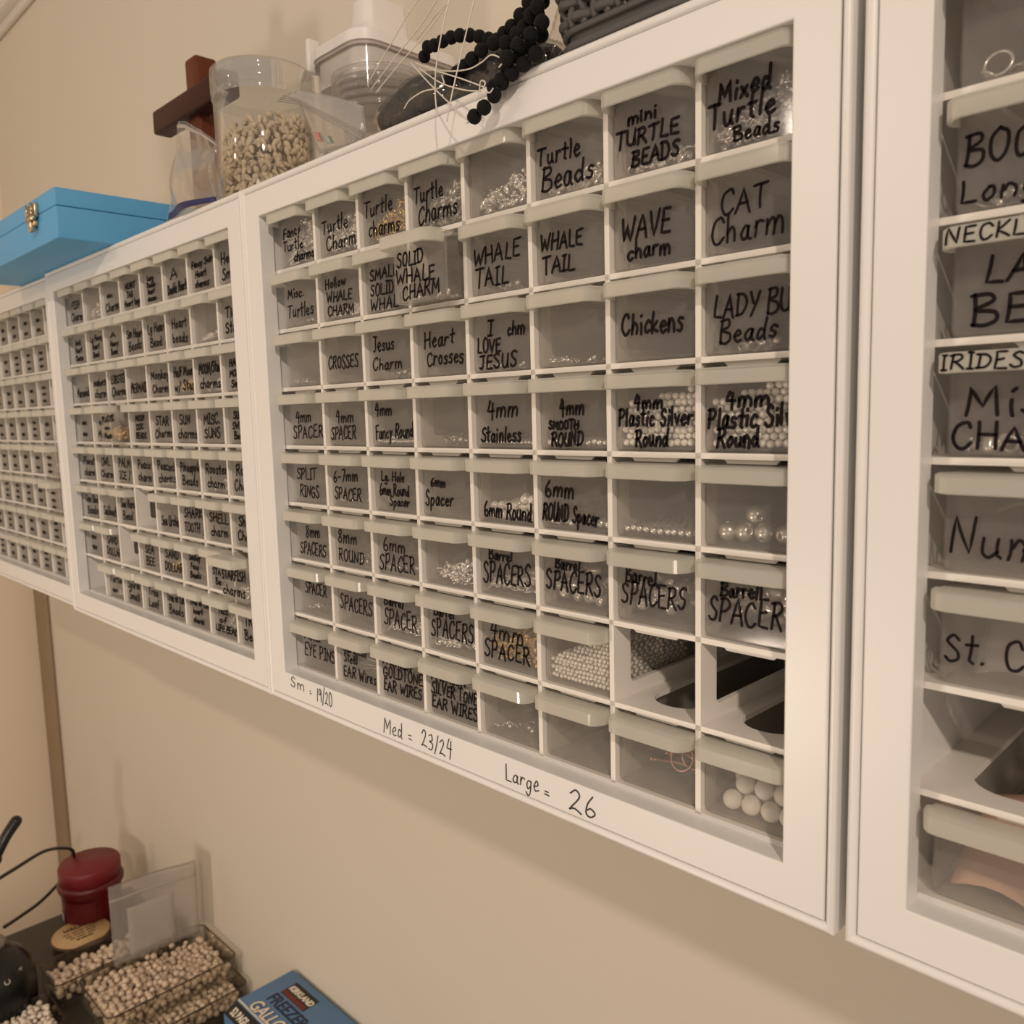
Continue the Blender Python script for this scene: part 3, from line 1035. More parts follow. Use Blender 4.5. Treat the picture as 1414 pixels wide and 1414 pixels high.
for i, (a, b, c, q) in enumerate(((-.0165, .009, .0040, 0), (-.0075, .0085, .0046, 1), (.0025, .0085, .0050, 0), (.0125, .009, .0048, 1), (-.012, .019, .0045, 1), (-.001, .018, .0045, 0), (.010, .019, .0046, 1), (.0185, .018, .0046, 0), (-.0045, .013, .0120, 1), (.006, .030, .0046, 0))):
    o = tag(obj('ornate_bead', big_me, None, (dx + a, YF + b, dz5 + c)), 'large ribbed silver bead in the unmarked fifth-row drawer at the right of the middle cabinet', 'bead', 'large silver beads in one drawer')
    o.rotation_euler = (1.2 * q + .2, .4 * i, .9 * i)

# ---- second cabinet from the left
T2 = {
 (1, 1): ['FISH', 'Charm'], (1, 3): ['~', 'Charm'], (1, 4): ['HEART', 'TAG', 'Heart tags'], (1, 5): ['Lacy', 'Double', 'Heart', 'charms'], (1, 6): ['A', 'Double Hearts'], (1, 7): ['Fancy Swirl', 'Heart', 'charms'], (1, 8): ['Heart', 'Sm H'],
 (2, 1): ['Swirl', 'Heart', 'Charm'], (2, 2): ['Lg Fancy', 'Heart', 'Bead'], (2, 3): ['A', 'Heavy', 'Bead'], (2, 4): ['Sm Heart', 'Beads'], (2, 5): ['Lg Heart', 'Bead'], (2, 6): ['Heart', 'beads'], (2, 8): ['Tiny', 'Stars'],
 (3, 1): ['Mermaids'], (3, 2): ['seahorse', 'charm'], (3, 3): ['LOBSTER', 'Charms'], (3, 4): ['MERMAID'], (3, 5): ['Monkey', 'Charm'], (3, 6): ['Half Moon', 'w/ Star'], (3, 7): ['MOON/Star', 'charms'], (3, 8): ['HALF', 'MOON', 'Sm.'],
 (4, 1): ['~', '~'], (4, 2): ['~', 'Moon'], (4, 3): ['PLASTIC', '~', 'Moon'], (4, 4): ['MOON', 'DISC', 'BEADS'], (4, 5): ['STAR', 'Charms'], (4, 6): ['SUN', 'charms'], (4, 7): ['MISC.', 'SUNS'], (4, 8): ['SUN', 'SWIRL', 'Bead'],
 (5, 1): ['Planet', 'charm'], (5, 2): ['OWL', 'Charm'], (5, 3): ['PALM', 'ICE /'], (5, 4): ['Peace', 'charm'], (5, 5): ['Peacock', 'charms'], (5, 6): ['Pineapple', 'Beads'], (5, 7): ['Rooster', 'charm'], (5, 8): ['Roo', 'Charm'],
 (6, 1): ['Sea Shell', 'Beads'], (6, 2): ['Sailboats'], (6, 3): ['Sea Horse', 'Bead'], (6, 5): ['Sea Urchin'], (6, 6): ['SHARK', 'TOOTH /'], (6, 7): ['SHELL', 'charm'], (6, 8): ['Shell', 'Charm'],
 (7, 1): ['~', '~'], (7, 2): ['SAND', 'DOLLAR'], (7, 4): ['SEA', 'BEE'], (7, 5): ['SAND', 'DOLLAR'], (7, 6): ['Smiley', 'Face', 'Beads'], (7, 7): ['MISC', 'STARFISH', 'Beads'], (7, 8): ['STARFISH', 'charms'],
 (8, 2): ['Turtle', '~'], (8, 3): ['Spiral', 'Small'], (8, 4): ['Tree', 'Leaf'], (8, 5): ['Tree of Life', 'Beads'], (8, 6): ['Tree of Life', 'heart', 'charm'], (8, 7): ['TREE', 'of', 'LIFE BEAD'], (8, 8): ['TREE', 'Beads'],
}
C2 = {(1, 2): 'charm .5 s', (1, 5): 'few silver', (1, 6): 'charm .26 s', (2, 7): 'charm .2 s', (3, 6): 'charm .34 g', (3, 7): 'charm .26 s', (4, 3): 'charm .34 g', (4, 8): 'few silver', (5, 5): 'charm .2 s',
      (5, 7): 'charm .26 s', (6, 2): 'few silver', (7, 5): 'charm .34 g', (7, 8): 'charm .26 s', (8, 2): 'charm .2 s', (8, 7): 'charm .45 o', (2, 1): 'few old', (3, 2): 'few silver', (3, 3): 'few silver', (1, 8): 'few old'}
MISSING2 = {(6, 4), (7, 3), (8, 1)}
PULL2 = {(7, 8): .016, (4, 3): .013}
cab2 = cabinet(-P_, 0, 'white drawer cabinet left of the middle one under the blue box corner', XK)
fill_cabinet(-P_, 0, 2, T2, C2, MISSING2, PULL2, 'second cabinet', 'small drawers of the second cabinet', seed0=200, ink=.0017)

# ---- leftmost cabinet: writing too small to read
OX1, OY1 = -2 * P_ - .004, .0065
cab1 = cabinet(OX1, OY1, 'leftmost white drawer cabinet cut by the left edge, set slightly back', XK)
T1, miss1 = {}, set()
rs = R_(77)
for r in range(1, 9):
    for c in range(1, 9):
        T1[(r, c)] = ['~'] * rs.choice((2, 2, 3))
        if to_px((XK[c] + OX1, YF, (ZR[r] + ZR[r - 1]) / 2))[0] < -4:
            miss1.add((r, c))
T1[(4, 8)] = []
C1 = {(1, 7): 'charm .34 g', (1, 5): 'few silver', (5, 8): 'charm .34 s', (2, 6): 'few silver', (3, 7): 'few old', (6, 6): 'few silver', (5, 6): 'few old'}
fill_cabinet(OX1, OY1, 1, T1, C1, miss1, {(5, 8): .016, (6, 8): .015}, 'leftmost cabinet', 'small drawers of the leftmost cabinet', seed0=100, ink=.0018)

# ---- right cabinet with wide drawers
OX4 = .4722
XW = [XK[0], XK[2], XK[4], XK[6], XK[8]]
cab4 = cabinet(OX4, 0, 'white cabinet with wide drawers cut off at the right edge', XW)
T4 = {2: [("BOOK", .03, .32, .44, .30, .0013), ("Long", .02, .27, .10, .24, .0012)], 3: [("LARGE", .11, .50, .48, .26, .0014), ("BEE", .07, .36, .10, .30, .0015)],
      4: [("MiSC", .06, .44, .40, .34, .0014), ("CHARMS", .02, .52, .08, .26, .0014)], 5: [("Numbers", .02, .64, .18, .40, .0012)], 6: [("St. Croix", .02, .50, .24, .30, .0012)]}
LT = {3: 'NECKLACE', 4: 'IRIDESCENT'}
N4 = {1: 'unmarked wide drawer with silver rings, top of the cabinet at the right edge', 2: 'wide drawer marked BOOK Long, right-edge cabinet', 3: 'wide drawer marked LARGE BEE with NECKLACE on its lip, right-edge cabinet',
      4: 'wide drawer marked MiSC CHARMS with IRIDESCENT on its lip, right-edge cabinet', 5: 'wide drawer marked Numbers, right-edge cabinet', 6: 'wide drawer marked St. Croix, right-edge cabinet', 8: 'unmarked wide drawer with peach sheet, bottom of right-edge cabinet'}
d4 = {}
for r in (1, 2, 3, 4, 5, 6, 8):
    d4[r] = drawer((XW[0] + XW[1]) / 2 + OX4, YF, ZR[r] + .00165, T4.get(r, []), N4[r], 'wide drawers of the right cabinet', 400 + r, True, liptext=LT.get(r))
ring_heap = MB()
rr = R_(5)
ring_heap.torus((-.041, .012, .0095), .0046, .0007, Matrix.Rotation(1.3, 4, 'X'), 20, 6)
for k in range(46):
    ring_heap.torus((rr.uniform(-.044, .044), rr.uniform(.007, .06), rr.uniform(.0035, .008)), rr.uniform(.0016, .0042), .0006, rot_any(rr), 16, 6)
tag(obj('ring_heap', ring_heap.mesh('ring_heap', M['silver']), None, d4[1].location), 'loose silver rings in the top drawer of the right-edge cabinet', 'rings', 'loose findings in the drawers', 'stuff')
for r, s, lv in ((2, 21, .42), (4, 22, .34)):
    o = obj('charm_heap', charm_heap('charm_heap', s, lv, M['old' if r == 2 else 'silver'], 120, W2, .08, 1.5, .4), None, d4[r].location)
    tag(o, 'large shiny charms in drawer marked ' + ('BOOK Long' if r == 2 else 'MiSC CHARMS') + ', right-edge cabinet', 'charms', 'loose findings in the drawers', 'stuff')


def crumpled(name, m, pts_fn, nu, nv, t=.0005):
    """a thin sheet with real thickness from a (u, v) -> point function"""
    mb = MB()
    g = [[Vector(pts_fn(i / nu, j / nv)) for i in range(nu + 1)] for j in range(nv + 1)]
    vs, fs = [], []
    W = nu + 1
    for side in (0, 1):
        for j in range(nv + 1):
            for i in range(nu + 1):
                a = g[j][min(i + 1, nu)] - g[j][max(i - 1, 0)]
                b = g[min(j + 1, nv)][i] - g[max(j - 1, 0)][i]
                n = a.cross(b)
                n = n.normalized() if n.length > 1e-12 else Vector((0, 0, 1))
                vs.append(g[j][i] + n * (t / 2 if side == 0 else -t / 2))
    o = W * (nv + 1)
    for j in range(nv):
        for i in range(nu):
            a = j * W + i
            fs.append((a, a + 1, a + W + 1, a + W))
            fs.append((o + a, o + a + W, o + a + W + 1, o + a + 1))
    for i in range(nu):
        fs.append((i, o + i, o + i + 1, i + 1))
        k = nv * W + i
        fs.append((k, k + 1, o + k + 1, o + k))
    for j in range(nv):
        a, b = j * W, (j + 1) * W
        fs.append((a, b, o + b, o + a))
        a, b = j * W + nu, (j + 1) * W + nu
        fs.append((a, o + a, o + b, b))
    mb.add(vs, fs, True)
    return mb.mesh(name, m)


peach = mat('peach_plastic_film', (0.62, 0.40, 0.29), 0.5, var=.12, vscale=60)
L8 = d4[8].location
rz = R_(3)
tag(obj('plastic_sheet', crumpled('plastic_sheet', peach, lambda u, v: (-.045 + .09 * u, .006 + .05 * v + .003 * math.sin(9 * u), .0035 + .022 * v + .002 * math.sin(11 * u + 5 * v)), 16, 10), None, L8),
    'peach coloured plastic sheet in the bottom drawer of the right-edge cabinet', 'plastic sheet')
L6 = d4[6].location
for i in range(3):
    tag(obj('small_bag', crumpled('small_bag', M['film2'], lambda u, v, i=i: (-.040 + .055 * u + .012 * i, .008 + .012 * i + .02 * v, .003 + .026 * v + .003 * math.sin(7 * u + i)), 10, 8), None, L6),
        'folded clear plastic bags in the drawer marked St. Croix', 'plastic bag', 'bags in the St. Croix drawer')
L5 = d4[5].location
tag(obj('small_bag', crumpled('small_bag', M['film2'], lambda u, v: (-.036 + .07 * u, .012 + .03 * v, .022 + .008 * v + .004 * math.sin(9 * u)), 12, 6), None, L5),
    'crinkled clear bag in the drawer marked Numbers', 'plastic bag')

# ------------------------------------------------------------------ things on top of the cabinets
ZT = .0234


def loft_box(mb, x0, y0, z0, x1, y1, z1, r, flare=0.0, cap0=True, cap1=True, n=6):
    a = rrect(x0, y0, x1, y1, r, n)
    b = rrect(x0 - flare, y0 - flare, x1 + flare, y1 + flare, r + flare, n)
    N = len(a)
    vs = [(x, y, z0) for x, y in a] + [(x, y, z1) for x, y in b]
    mb.add(vs, [(i, (i + 1) % N, N + (i + 1) % N, N + i) for i in range(N)], True)
    if cap0:
        mb.add([(x, y, z0) for x, y in a], [tuple(range(N))[::-1]])
    if cap1:
        mb.add([(x, y, z1) for x, y in b], [tuple(range(N))])
    return mb


# blue wooden box
bx = thing('wooden_box', 'blue painted wooden box with brass latch overhanging the left cabinets', 'box', (-.446, .03, ZT))
bb = MB().box((-.612, -.0486, ZT), (-.2827, .102, ZT + .0295), .0012)
shift(bb, bx.location).build('box_base', M['blue'], bx)
bl = MB().box((-.612, -.0486, ZT + .0299), (-.2827, .102, ZT + .0462), .0012)
shift(bl, bx.location).build('box_lid', M['blue'], bx)
lat = thing('latch', '', '')
for k in ('label', 'category'):
    del lat[k]
lat.parent = bx
lat.location = (0, 0, 0)
bpy.data.objects.remove(lat)
lt = MB()
lt.box((-.3500, -.0530, ZT + .0270), (-.3310, -.0482, ZT + .0405), .0014)
lt.tube([(-.3510, -.0535, ZT + .0262), (-.3300, -.0535, ZT + .0262)], .0024, 10)
lt.box((-.3470, -.0528, ZT + .0190), (-.3340, -.0484, ZT + .0250), .0012)
lt.box((-.3440, -.0560, ZT + .0135), (-.3370, -.0510, ZT + .0235), .0014)
lt.tube([(-.3480, -.0545, ZT + .0285), (-.3480, -.0545, ZT + .0395)], .0012, 8)
lt.tube([(-.3330, -.0545, ZT + .0285), (-.3330, -.0545, ZT + .0395)], .0012, 8)
shift(lt, bx.location).build('latch', M['brass'], bx)['label'] = 'brass latch'

# wooden cross
cx = thing('wooden_cross', 'reddish brown wooden cross standing behind the shell jar', 'cross', (-.365, .143, ZT))
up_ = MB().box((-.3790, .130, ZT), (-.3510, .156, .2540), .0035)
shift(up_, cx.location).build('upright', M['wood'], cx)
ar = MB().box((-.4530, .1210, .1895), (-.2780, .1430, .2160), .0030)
shift(ar, cx.location).build('crossbar', M['wood_shaded'], cx)

# shell jar
JX, JY, JR = -.0920, .0632, .0426
jar = thing('shell_jar', 'clear round screw-top jar filled with small seashells', 'jar', (JX, JY, ZT))
pj = [(.0, .0012), (JR - .006, .0012), (JR - .003, .002), (JR - .0012, .006), (JR - .0012, .088), (JR - .005, .094), (JR - .005, .1005), (JR - .0065, .1005), (JR - .0065, .0935), (JR - .0028, .087), (JR - .0028, .0065), (JR - .006, .0034), (0, .0030)]
MB().lathe(pj, 48).build('jar_body', M['jar'], jar)
pl = [(0, .1175), (JR - .002, .1175), (JR, .1160), (JR + .0004, .1110), (JR - .0006, .1095), (JR + .0004, .1080), (JR + .0004, .0985), (JR - .0006, .0970), (JR, .0945), (JR, .0935), (JR - .0016, .0935), (JR - .0016, .1155), (0, .1158)]
MB().lathe(pl, 48).build('jar_lid', M['jar'], jar)
sh = MB()
rs = R_(8)


def shell(mb, c, s, mx):
    prof = [(.0001, -1.0), (.30, -.75), (.26, -.68), (.46, -.38), (.40, -.32), (.58, 0.05), (.55, .35), (.36, .7), (.1, .95)]
    mb.lathe([(r * s, z * s) for r, z in prof], 8, (0, 0, 0), False, Matrix.Translation(c) @ mx)


cnt = 0
for kz in range(13):
    z = .0075 + kz * .0056
    for kr, rad in enumerate((JR - .0072, JR - .0145, JR - .023)):
        if kr and z < .058 and kz > 0:
            continue
        n = int(2 * math.pi * rad / .0062)
        for k in range(n):
            a = 2 * math.pi * (k + .5 * (kz % 2)) / n + rs.uniform(-.08, .08)
            top = .070 + .008 * math.sin(a + .6)
            if z > top:
                continue
            shell(sh, (rad * math.cos(a), rad * math.sin(a), z + rs.uniform(-.0015, .0015)), rs.uniform(.0036, .0052), rot_any(rs))
            cnt += 1
for k in range(40):
    a, q = rs.uniform(0, 6.28), rs.uniform(0, JR - .01)
    shell(sh, (q * math.cos(a), q * math.sin(a), .074 + .008 * math.sin(a + .6) * q / JR + rs.uniform(-.001, .002)), rs.uniform(.004, .0055), rot_any(rs))
tag(obj('seashell_heap', sh.mesh('seashell_heap', M['shell']), None, (JX, JY, ZT)), 'small beige seashells filling the clear jar', 'seashells', None, 'stuff')

# slumped zip bag with a blue strip, left of the jar
zb = thing('zip_bag', 'small clear bag with blue bottom strip slumped left of the shell jar', 'plastic bag', (-.125, .0, ZT))


def zbf(front):
    def f(u, v):
        ax = -.165 + (.100) * u
        tx = -.124 + (.060) * u
        w = v ** .8
        x = ax + (tx - ax) * w
        y = (-.014 if front else .008) * math.sin(math.pi * min(1, v * 1.15 + .12)) * math.sin(math.pi * (.08 + .84 * u)) + .004 + .0025 * math.sin(8 * u + 5 * v)
        z = .0006 + (.074 - .030 * max(0, u - .15) * 1.2) * v - .002 * math.sin(6 * u) * v
        return (x + .125, y, z)
    return f


for fr in (True, False):
    obj('bag_side', crumpled('bag_side', M['film'], zbf(fr), 14, 14, .0004), zb)
obj('colour_strip', crumpled('colour_strip', M['bluefilm'], lambda u, v: tuple(Vector(zbf(True)(u * .9 + .05, v * .07 + .01)) + Vector((0, -.0006, 0))), 14, 4, .0004), zb)['label'] = 'blue strip'
obj('zip_line', crumpled('zip_line', M['zip'], lambda u, v: tuple(Vector(zbf(True)(u, .93 + v * .04)) + Vector((0, -.0005, 0))), 12, 3, .0006), zb)

# food container with white lid
CX0, CX1, CY0, CY1 = -.105, -.021, .115, .232
fc = thing('food_container', 'clear food container with white flip lid standing behind the shell jar', 'container', ((CX0 + CX1) / 2, (CY0 + CY1) / 2, ZT))
O = fc.location
mb = MB()
loft_box(mb, CX0 + .004, CY0 + .004, ZT + .001, CX1 - .004, CY1 - .004, .1640, .018, .003, True, False)
loft_box(mb, CX0 + .006, CY0 + .006, ZT + .003, CX1 - .006, CY1 - .006, .1640, .016, .003, True, False)
shift(mb, O).build('container_body', M['tub'], fc)
mb = MB()
loft_box(mb, CX0 - .001, CY0 - .001, .1655, CX1 + .001, CY1 + .001, .1745, .021, -.0005)
loft_box(mb, CX0 + .001, CY0 + .001, .1745, CX1 - .001, CY1 - .001, .1765, .020, -.002)
shift(mb, O).build('lid', M['whitelid'], fc)
mb = MB()
loft_box(mb, CX0 + .0035, CY0 + .0035, .1400, CX1 - .0035, CY1 - .0035, .1625, .018, 0)
shift(mb, O).build('lid_plug', M['whitelid'], fc)
mb = MB()
loft_box(mb, CX0 + .0005, CY0 + .0005, .1625, CX1 - .0005, CY1 - .0005, .1655, .020, 0)
shift(mb, O).build('lid_seal', M['seal'], fc)
mb = MB()
mb.box((CX0 - .005, CY0 + .002, .1600), (CX0 + .001, CY0 + .016, .1900), .0025)
shift(mb, O).build('lid_clip', M['whitelid'], fc)
mb = MB()
loft_box(mb, CX1 - .038, CY0 + .012, .1760, CX1 - .004, CY0 + .060, .2040, .010, -.003)
shift(mb, O).build('lid_knob', M['whitelid'], fc)

# nested clear lids in front of it
st = thing('stacked_lids', 'stack of nested clear plastic lids between shell jar and stone bag', 'lids', (.0585, .0725, ZT))
r0 = .0352
mb = MB()
mb.lathe([(0, .001), (r0 - .010, .001), (r0 - .007, .045), (r0 - .004, .0485), (r0 - .0055, .0495), (r0 - .0085, .046), (r0 - .0115, .0022), (0, .0022)], 40)
mb.build('lower_cup', M['film'], st)
for k in range(5):
    z = .046 + k * .0058
    mb = MB()
    mb.lathe([(r0 - .006, z - .001), (r0 - .001, z), (r0, z + .0012), (r0, z + .0032), (r0 - .0015, z + .0042), (r0 - .008, z + .0046), (r0 - .008, z + .0038), (r0 - .0025, z + .0030), (r0 - .002, z + .0012), (r0 - .006, z)], 44)
    mb.build('lid_rim', M['film3'], st)

# zip bag lying in front
fb = thing('zip_bag', 'flat clear zip bag with ribbed closure between shell jar and stone bag', 'plastic bag', (.055, .02, ZT))


def fbf(u, v):
    # u along the ribbed closure (upper left to lower right), v from closure into the bag
    p = at(383, 141, 1, .022).lerp(at(497, 192, 1, .008), u)
    q = at(412, 120, 1, .034).lerp(at(508, 148, 1, .026), u)
    r = p.lerp(q, v)
    r.y += .003 * math.sin(7 * u + 4 * v) - .003 * math.sin(math.pi * u)
    r.z = max(ZT + .0012, r.z + .003 * math.sin(5 * v + 3 * u) * (1 - u) + .004 * math.sin(math.pi * u) * (1 - v))
    return r - Vector((.055, .02, ZT))


def fbl(u, v):
    p = fbf(.30 + .68 * u, .02) + Vector((.055, .02, ZT))
    q = at(441, 212, 1, .012).lerp(at(492, 196, 1, .008), u)
    r = p.lerp(q, v)
    r.z = max(ZT + .0012, r.z)
    return r - Vector((.055, .02, ZT))


obj('bag_sheet', crumpled('bag_sheet', M['film3'], fbl, 10, 8, .0004), fb)
obj('bag_sheet', crumpled('bag_sheet', M['film2'], fbf, 16, 14, .0004), fb)
for k in range(4):
    obj('zip_ridge', crumpled('zip_ridge', M['zip'], lambda u, v, k=k: tuple(fbf(u, .03 + .06 * k + .022 * v) + Vector((-.0003, -.0009, 0))), 16, 2, .0010), fb)
for (u0, v0, m_) in ((.13, .58, 'redprint'), (.36, .66, 'greenprint')):
    obj('printed_mark', crumpled('printed_mark', M[m_], lambda u, v, u0=u0, v0=v0: tuple(fbl(u0 + .09 * u, v0 + .20 * v) + Vector((0, -.0011, 0))), 4, 4, .0003), fb)

# bag of stones
sb = thing('stone_bag', 'clear bag of dark grey brown gravel lying by the front edge', 'bag', (.185, .038, ZT))


def lumpy(mb, n, m, fn):
    vs, fs = [], []
    for i in range(n + 1):
        for j in range(m):
            vs.append(fn(i / n, 2 * math.pi * j / m))
    for i in range(n):
        for j in range(m):
            fs.append((i * m + j, i * m + (j + 1) % m, (i + 1) * m + (j + 1) % m, (i + 1) * m + j))
    fs.append(tuple(range(m))[::-1])
    fs.append(tuple(n * m + j for j in range(m)))
    mb.add(vs, fs, True)


def sbf(k):
    def f(u, a):
        e = math.sin(math.pi * (.06 + .88 * u)) ** .55
        x = -.070 + .150 * u
        wz = (.0185 + .003 * math.sin(9 * u)) * e
        wy = (.0250 + .002 * math.sin(7 * u + 1)) * e
        lump = 1 + .05 * math.sin(5 * a + 11 * u) + .04 * math.sin(3 * a - 17 * u) + (.030 * math.sin(7 * a + 33 * u) + .026 * math.sin(11 * a - 47 * u) + .02 * math.sin(3 * a + 71 * u) if k > 1 else 0)
        y = wy * math.cos(a) * lump * k
        z = wz * math.sin(a) * lump * k
        return (x * (1 + (k - 1) * .5), y, max(.0008 if k > 1 else .0016, .0192 + z - .003 * u))
    return f


mb = MB()
lumpy(mb, 26, 26, sbf(1.0))
mb.build('gravel', M['stone'], sb)['label'] = 'dark gravel filling'
mb = MB()
lumpy(mb, 64, 48, sbf(1.08))
mb.build('bag_film', M['wrap'], sb)
obj('bag_neck', crumpled('bag_neck', M['wrap'], lambda u, v: (.076 + .02 * u, -.018 + .036 * v + .004 * math.sin(9 * v + 3 * u), .014 + .016 * u + .006 * math.sin(12 * v)), 8, 14, .0004), sb)

# black lava bead strands
BEAD = MB().ball((0, 0, 0), .00385, 3)
rj = R_(2)
BEAD.v = [tuple(Vector(v) * (1 + rj.uniform(-.03, .02))) for v in BEAD.v]
bead_me = BEAD.mesh('bead', M['lava'])
SG = 'black lava bead strands'


def strand(label, path, spacing=.0078):
    P = smooth_path(path, 10)
    root = thing('bead_strand', label, 'bead strand', P[0], SG)
    acc, last = 0.0, P[0]
    pts = [P[0]]
    for p in P[1:]:
        while (p - last).length >= spacing:
            last = last + (p - last).normalized() * spacing
            pts.append(last.copy())
    for q in pts:
        o = obj('bead', bead_me, root, q - P[0])
        o.rotation_euler = (rj.uniform(0, 6), rj.uniform(0, 6), rj.uniform(0, 6))
    MB().tube([q - P[0] for q in ([pts[0] + (pts[0] - pts[1]).normalized() * .006] + pts)], .0004, 6).build('string', M['thread'], root)


def pxpath(lst):
    return [at(x, y, 1, d) for x, y, d in lst]


strand('black lava bead strand looping out to the left over the gravel bag', pxpath([(586, 78, .030), (588, 66, .028), (602, 62, .026), (617, 54, .026), (634, 49, .026), (652, 49, .027), (668, 52, .028), (684, 56, .028), (695, 47, .026), (707, 36, .024), (716, 25, .024), (724, 13, .024), (732, 0, .024), (738, -12, .026)]))
strand('black lava bead strand slanting up from the gravel bag to the basket', pxpath([(622, 108, .014), (637, 96, .012), (650, 83, .010), (663, 71, .010), (678, 60, .012), (694, 62, .014), (708, 50, .015), (722, 42, .016), (738, 30, .016), (746, 14, .018), (750, 0, .02), (752, -10, .02)]))
strand('black lava bead strand drooping over the front edge of the middle cabinet', pxpath([(655, 161, -.012), (667, 150, -.012), (678, 138, -.011), (688, 122, -.009), (694, 104, -.007), (702, 88, -.004), (716, 76, 0), (728, 66, .004), (740, 58, .006), (749, 46, .008)]))
strand('black lava bead strand lying along the edge below the others', pxpath([(682, 120, -.004), (696, 112, -.006), (707, 101, -.006), (719, 92, -.005), (731, 82, -.004), (742, 72, -.003), (752, 62, 0)]))
strand('short black lava bead strand bunched beside the basket', pxpath([(700, 80, -.011), (712, 66, -.008), (722, 55, -.006), (733, 48, -.004), (744, 40, -.002), (750, 28, 0)]))
strand('innermost black lava bead strand bunched under the basket corner', pxpath([(716, 60, .012), (727, 28, .010), (736, 18, .008), (744, 6, .006), (748, -8, .006)]))

# loose nylon threads
TG = 'loose white nylon threads'


def thread(label, pts, r=.00038):
    P = smooth_path(pxpath(pts), 8)
    o = P[0].copy()
    tag(MB().tube([p - o for p in P], r, 6).build('thread', M['thread']), label, 'thread', TG).location = o


thread('long thread crossing the frame edge rightmost of the upright ones', [(656, -6, .0), (645, 40, -.004), (632, 95, -.012), (622, 140, -.016), (617, 168, -.016)])
thread('upright thread left of the rightmost one', [(622, -6, .0), (610, 45, -.004), (602, 95, -.010), (601, 130, -.015), (604, 161, -.016)])
thread('slanting thread from the gravel bag knot to the picture top', [(512, 124, .006), (545, 80, .004), (580, 36, .002), (606, -4, .0)])
thread('second slanting thread beside the first', [(519, 128, .006), (552, 88, .004), (590, 44, .002), (620, 2, .0)])
thread('thin slanting thread nearest the food container', [(510, 112, .012), (540, 60, .012), (562, 22, .012), (580, -4, .012)])
thread('short slanting thread right of the container', [(576, 54, .008), (596, 28, .006), (622, -2, .004)])
thread('thread running from the loop down to the lowest bead', [(566, 85, .004), (590, 112, -.004), (618, 140, -.012), (648, 168, -.014)])
thread('thread arching from the loop to the knot at the edge', [(572, 86, .004), (600, 97, -.004), (635, 108, -.010), (668, 120, -.013)])
thread('lower thread arching to the knot at the edge', [(576, 92, .003), (608, 114, -.006), (640, 124, -.011), (664, 126, -.013)])
thread('curled thread lying over the gravel', [(558, 150, -.003), (566, 138, -.004), (585, 126, -.005), (605, 122, -.007), (613, 116, -.008), (610, 104, -.008)])
thread('thread sweeping under the looped strand to the right', [(585, 90, .002), (612, 98, -.004), (645, 96, -.008), (665, 86, -.010), (678, 76, -.008), (692, 80, -.010)])
thread('thread bow at the knot on the frame edge', [(662, 126, -.013), (664, 112, -.014), (670, 114, -.014), (668, 124, -.0145), (676, 128, -.0145), (681, 122, -.0145)])

# woven basket
bk = thing('woven_basket', 'charcoal grey woven plastic basket at the top edge of the photo', 'basket', (.335, .055, ZT))
O = bk.location
bx0, bx1, by0, by1, rr_ = .2935, .3760, .0045, .115, .014


def ring_pts(grow, z, n=9):
    return [(x, y, z) for x, y in rrect(bx0 - grow, by0 - grow, bx1 + grow, by1 + grow, rr_ + grow, n)]


mb = MB()
loft_box(mb, bx0 + .001, by0 + .001, ZT + .0008, bx1 - .001, by1 - .001, ZT + .0100, rr_, .0006)
mb.tube(ring_pts(.0002, ZT + .0032), .0022, 8, True)
mb.tube(ring_pts(.0008, ZT + .0098), .0017, 8, True)
shift(mb, O).build('base_band', M['basket'], bk)


def perimeter(grow, n):
    P = [Vector(p) for p in ring_pts(grow, 0, 7)]
    seg = [(P[(i + 1) % len(P)] - P[i]).length for i in range(len(P))]
    tot = sum(seg)
    out = []
    for k in range(n):
        d = tot * k / n
        for i, s in enumerate(seg):
            if d <= s:
                a, b = P[i], P[(i + 1) % len(P)]
                t = (b - a).normalized()
                p = a + t * d
                out.append((p, Vector((t.y, -t.x, 0))))
                break
            d -= s
    return out


NS = 52
for row in range(7):
    z = ZT + .0150 + row * .0072
    grow = .0010 + row * .0009
    pr = perimeter(grow, NS * 4)
    pts = []
    for k, (p, n) in enumerate(pr):
        s = math.sin(2 * math.pi * (k / 8.0) + math.pi * row)
        pts.append(p + n * (s * .0013) + Vector((0, 0, z)))
    mb = MB()
    mb.tube(pts, .0024, 6, True)
    shift(mb, O).build('weave_strand', M['basket'], bk)
for k in range(NS):
    pts = []
    for q in range(29):
        z = .0110 + q * .0018
        row = (z - .0150) / .0072
        p, n = perimeter(.0010 + max(0, row) * .0009, NS)[k]
        s = math.cos(math.pi * row) * (1 if k % 2 else -1)
        pts.append(p + n * (-.0014 * s) + Vector((0, 0, ZT + z)))
    mb = MB()
    mb.tube(pts, .0017, 6)
    shift(mb, O).build('stake', M['basket'], bk)
mb = MB()
mb.tube(ring_pts(.0075, ZT + .0660), .0034, 8, True)
shift(mb, O).build('top_rim', M['basket'], bk)

# ------------------------------------------------------------------ desk and what stands on it
DZ = -1.075
dk = thing('desk', 'black desk under the cabinets', 'desk', (.2, -.15, -1.90))
O = dk.location
shift(MB().box((-1.105, -.55, DZ - .028), (1.5, .246, DZ), .002), O).build('desk_top', M['desk'], dk)
for lx, ly in ((-1.07, -.5), (-1.07, .20), (1.46, -.5), (1.46, .20)):
    shift(MB().box((lx - .025, ly - .025, -1.90), (lx + .025, ly + .025, DZ - .028)), O).build('leg', M['desk'], dk)

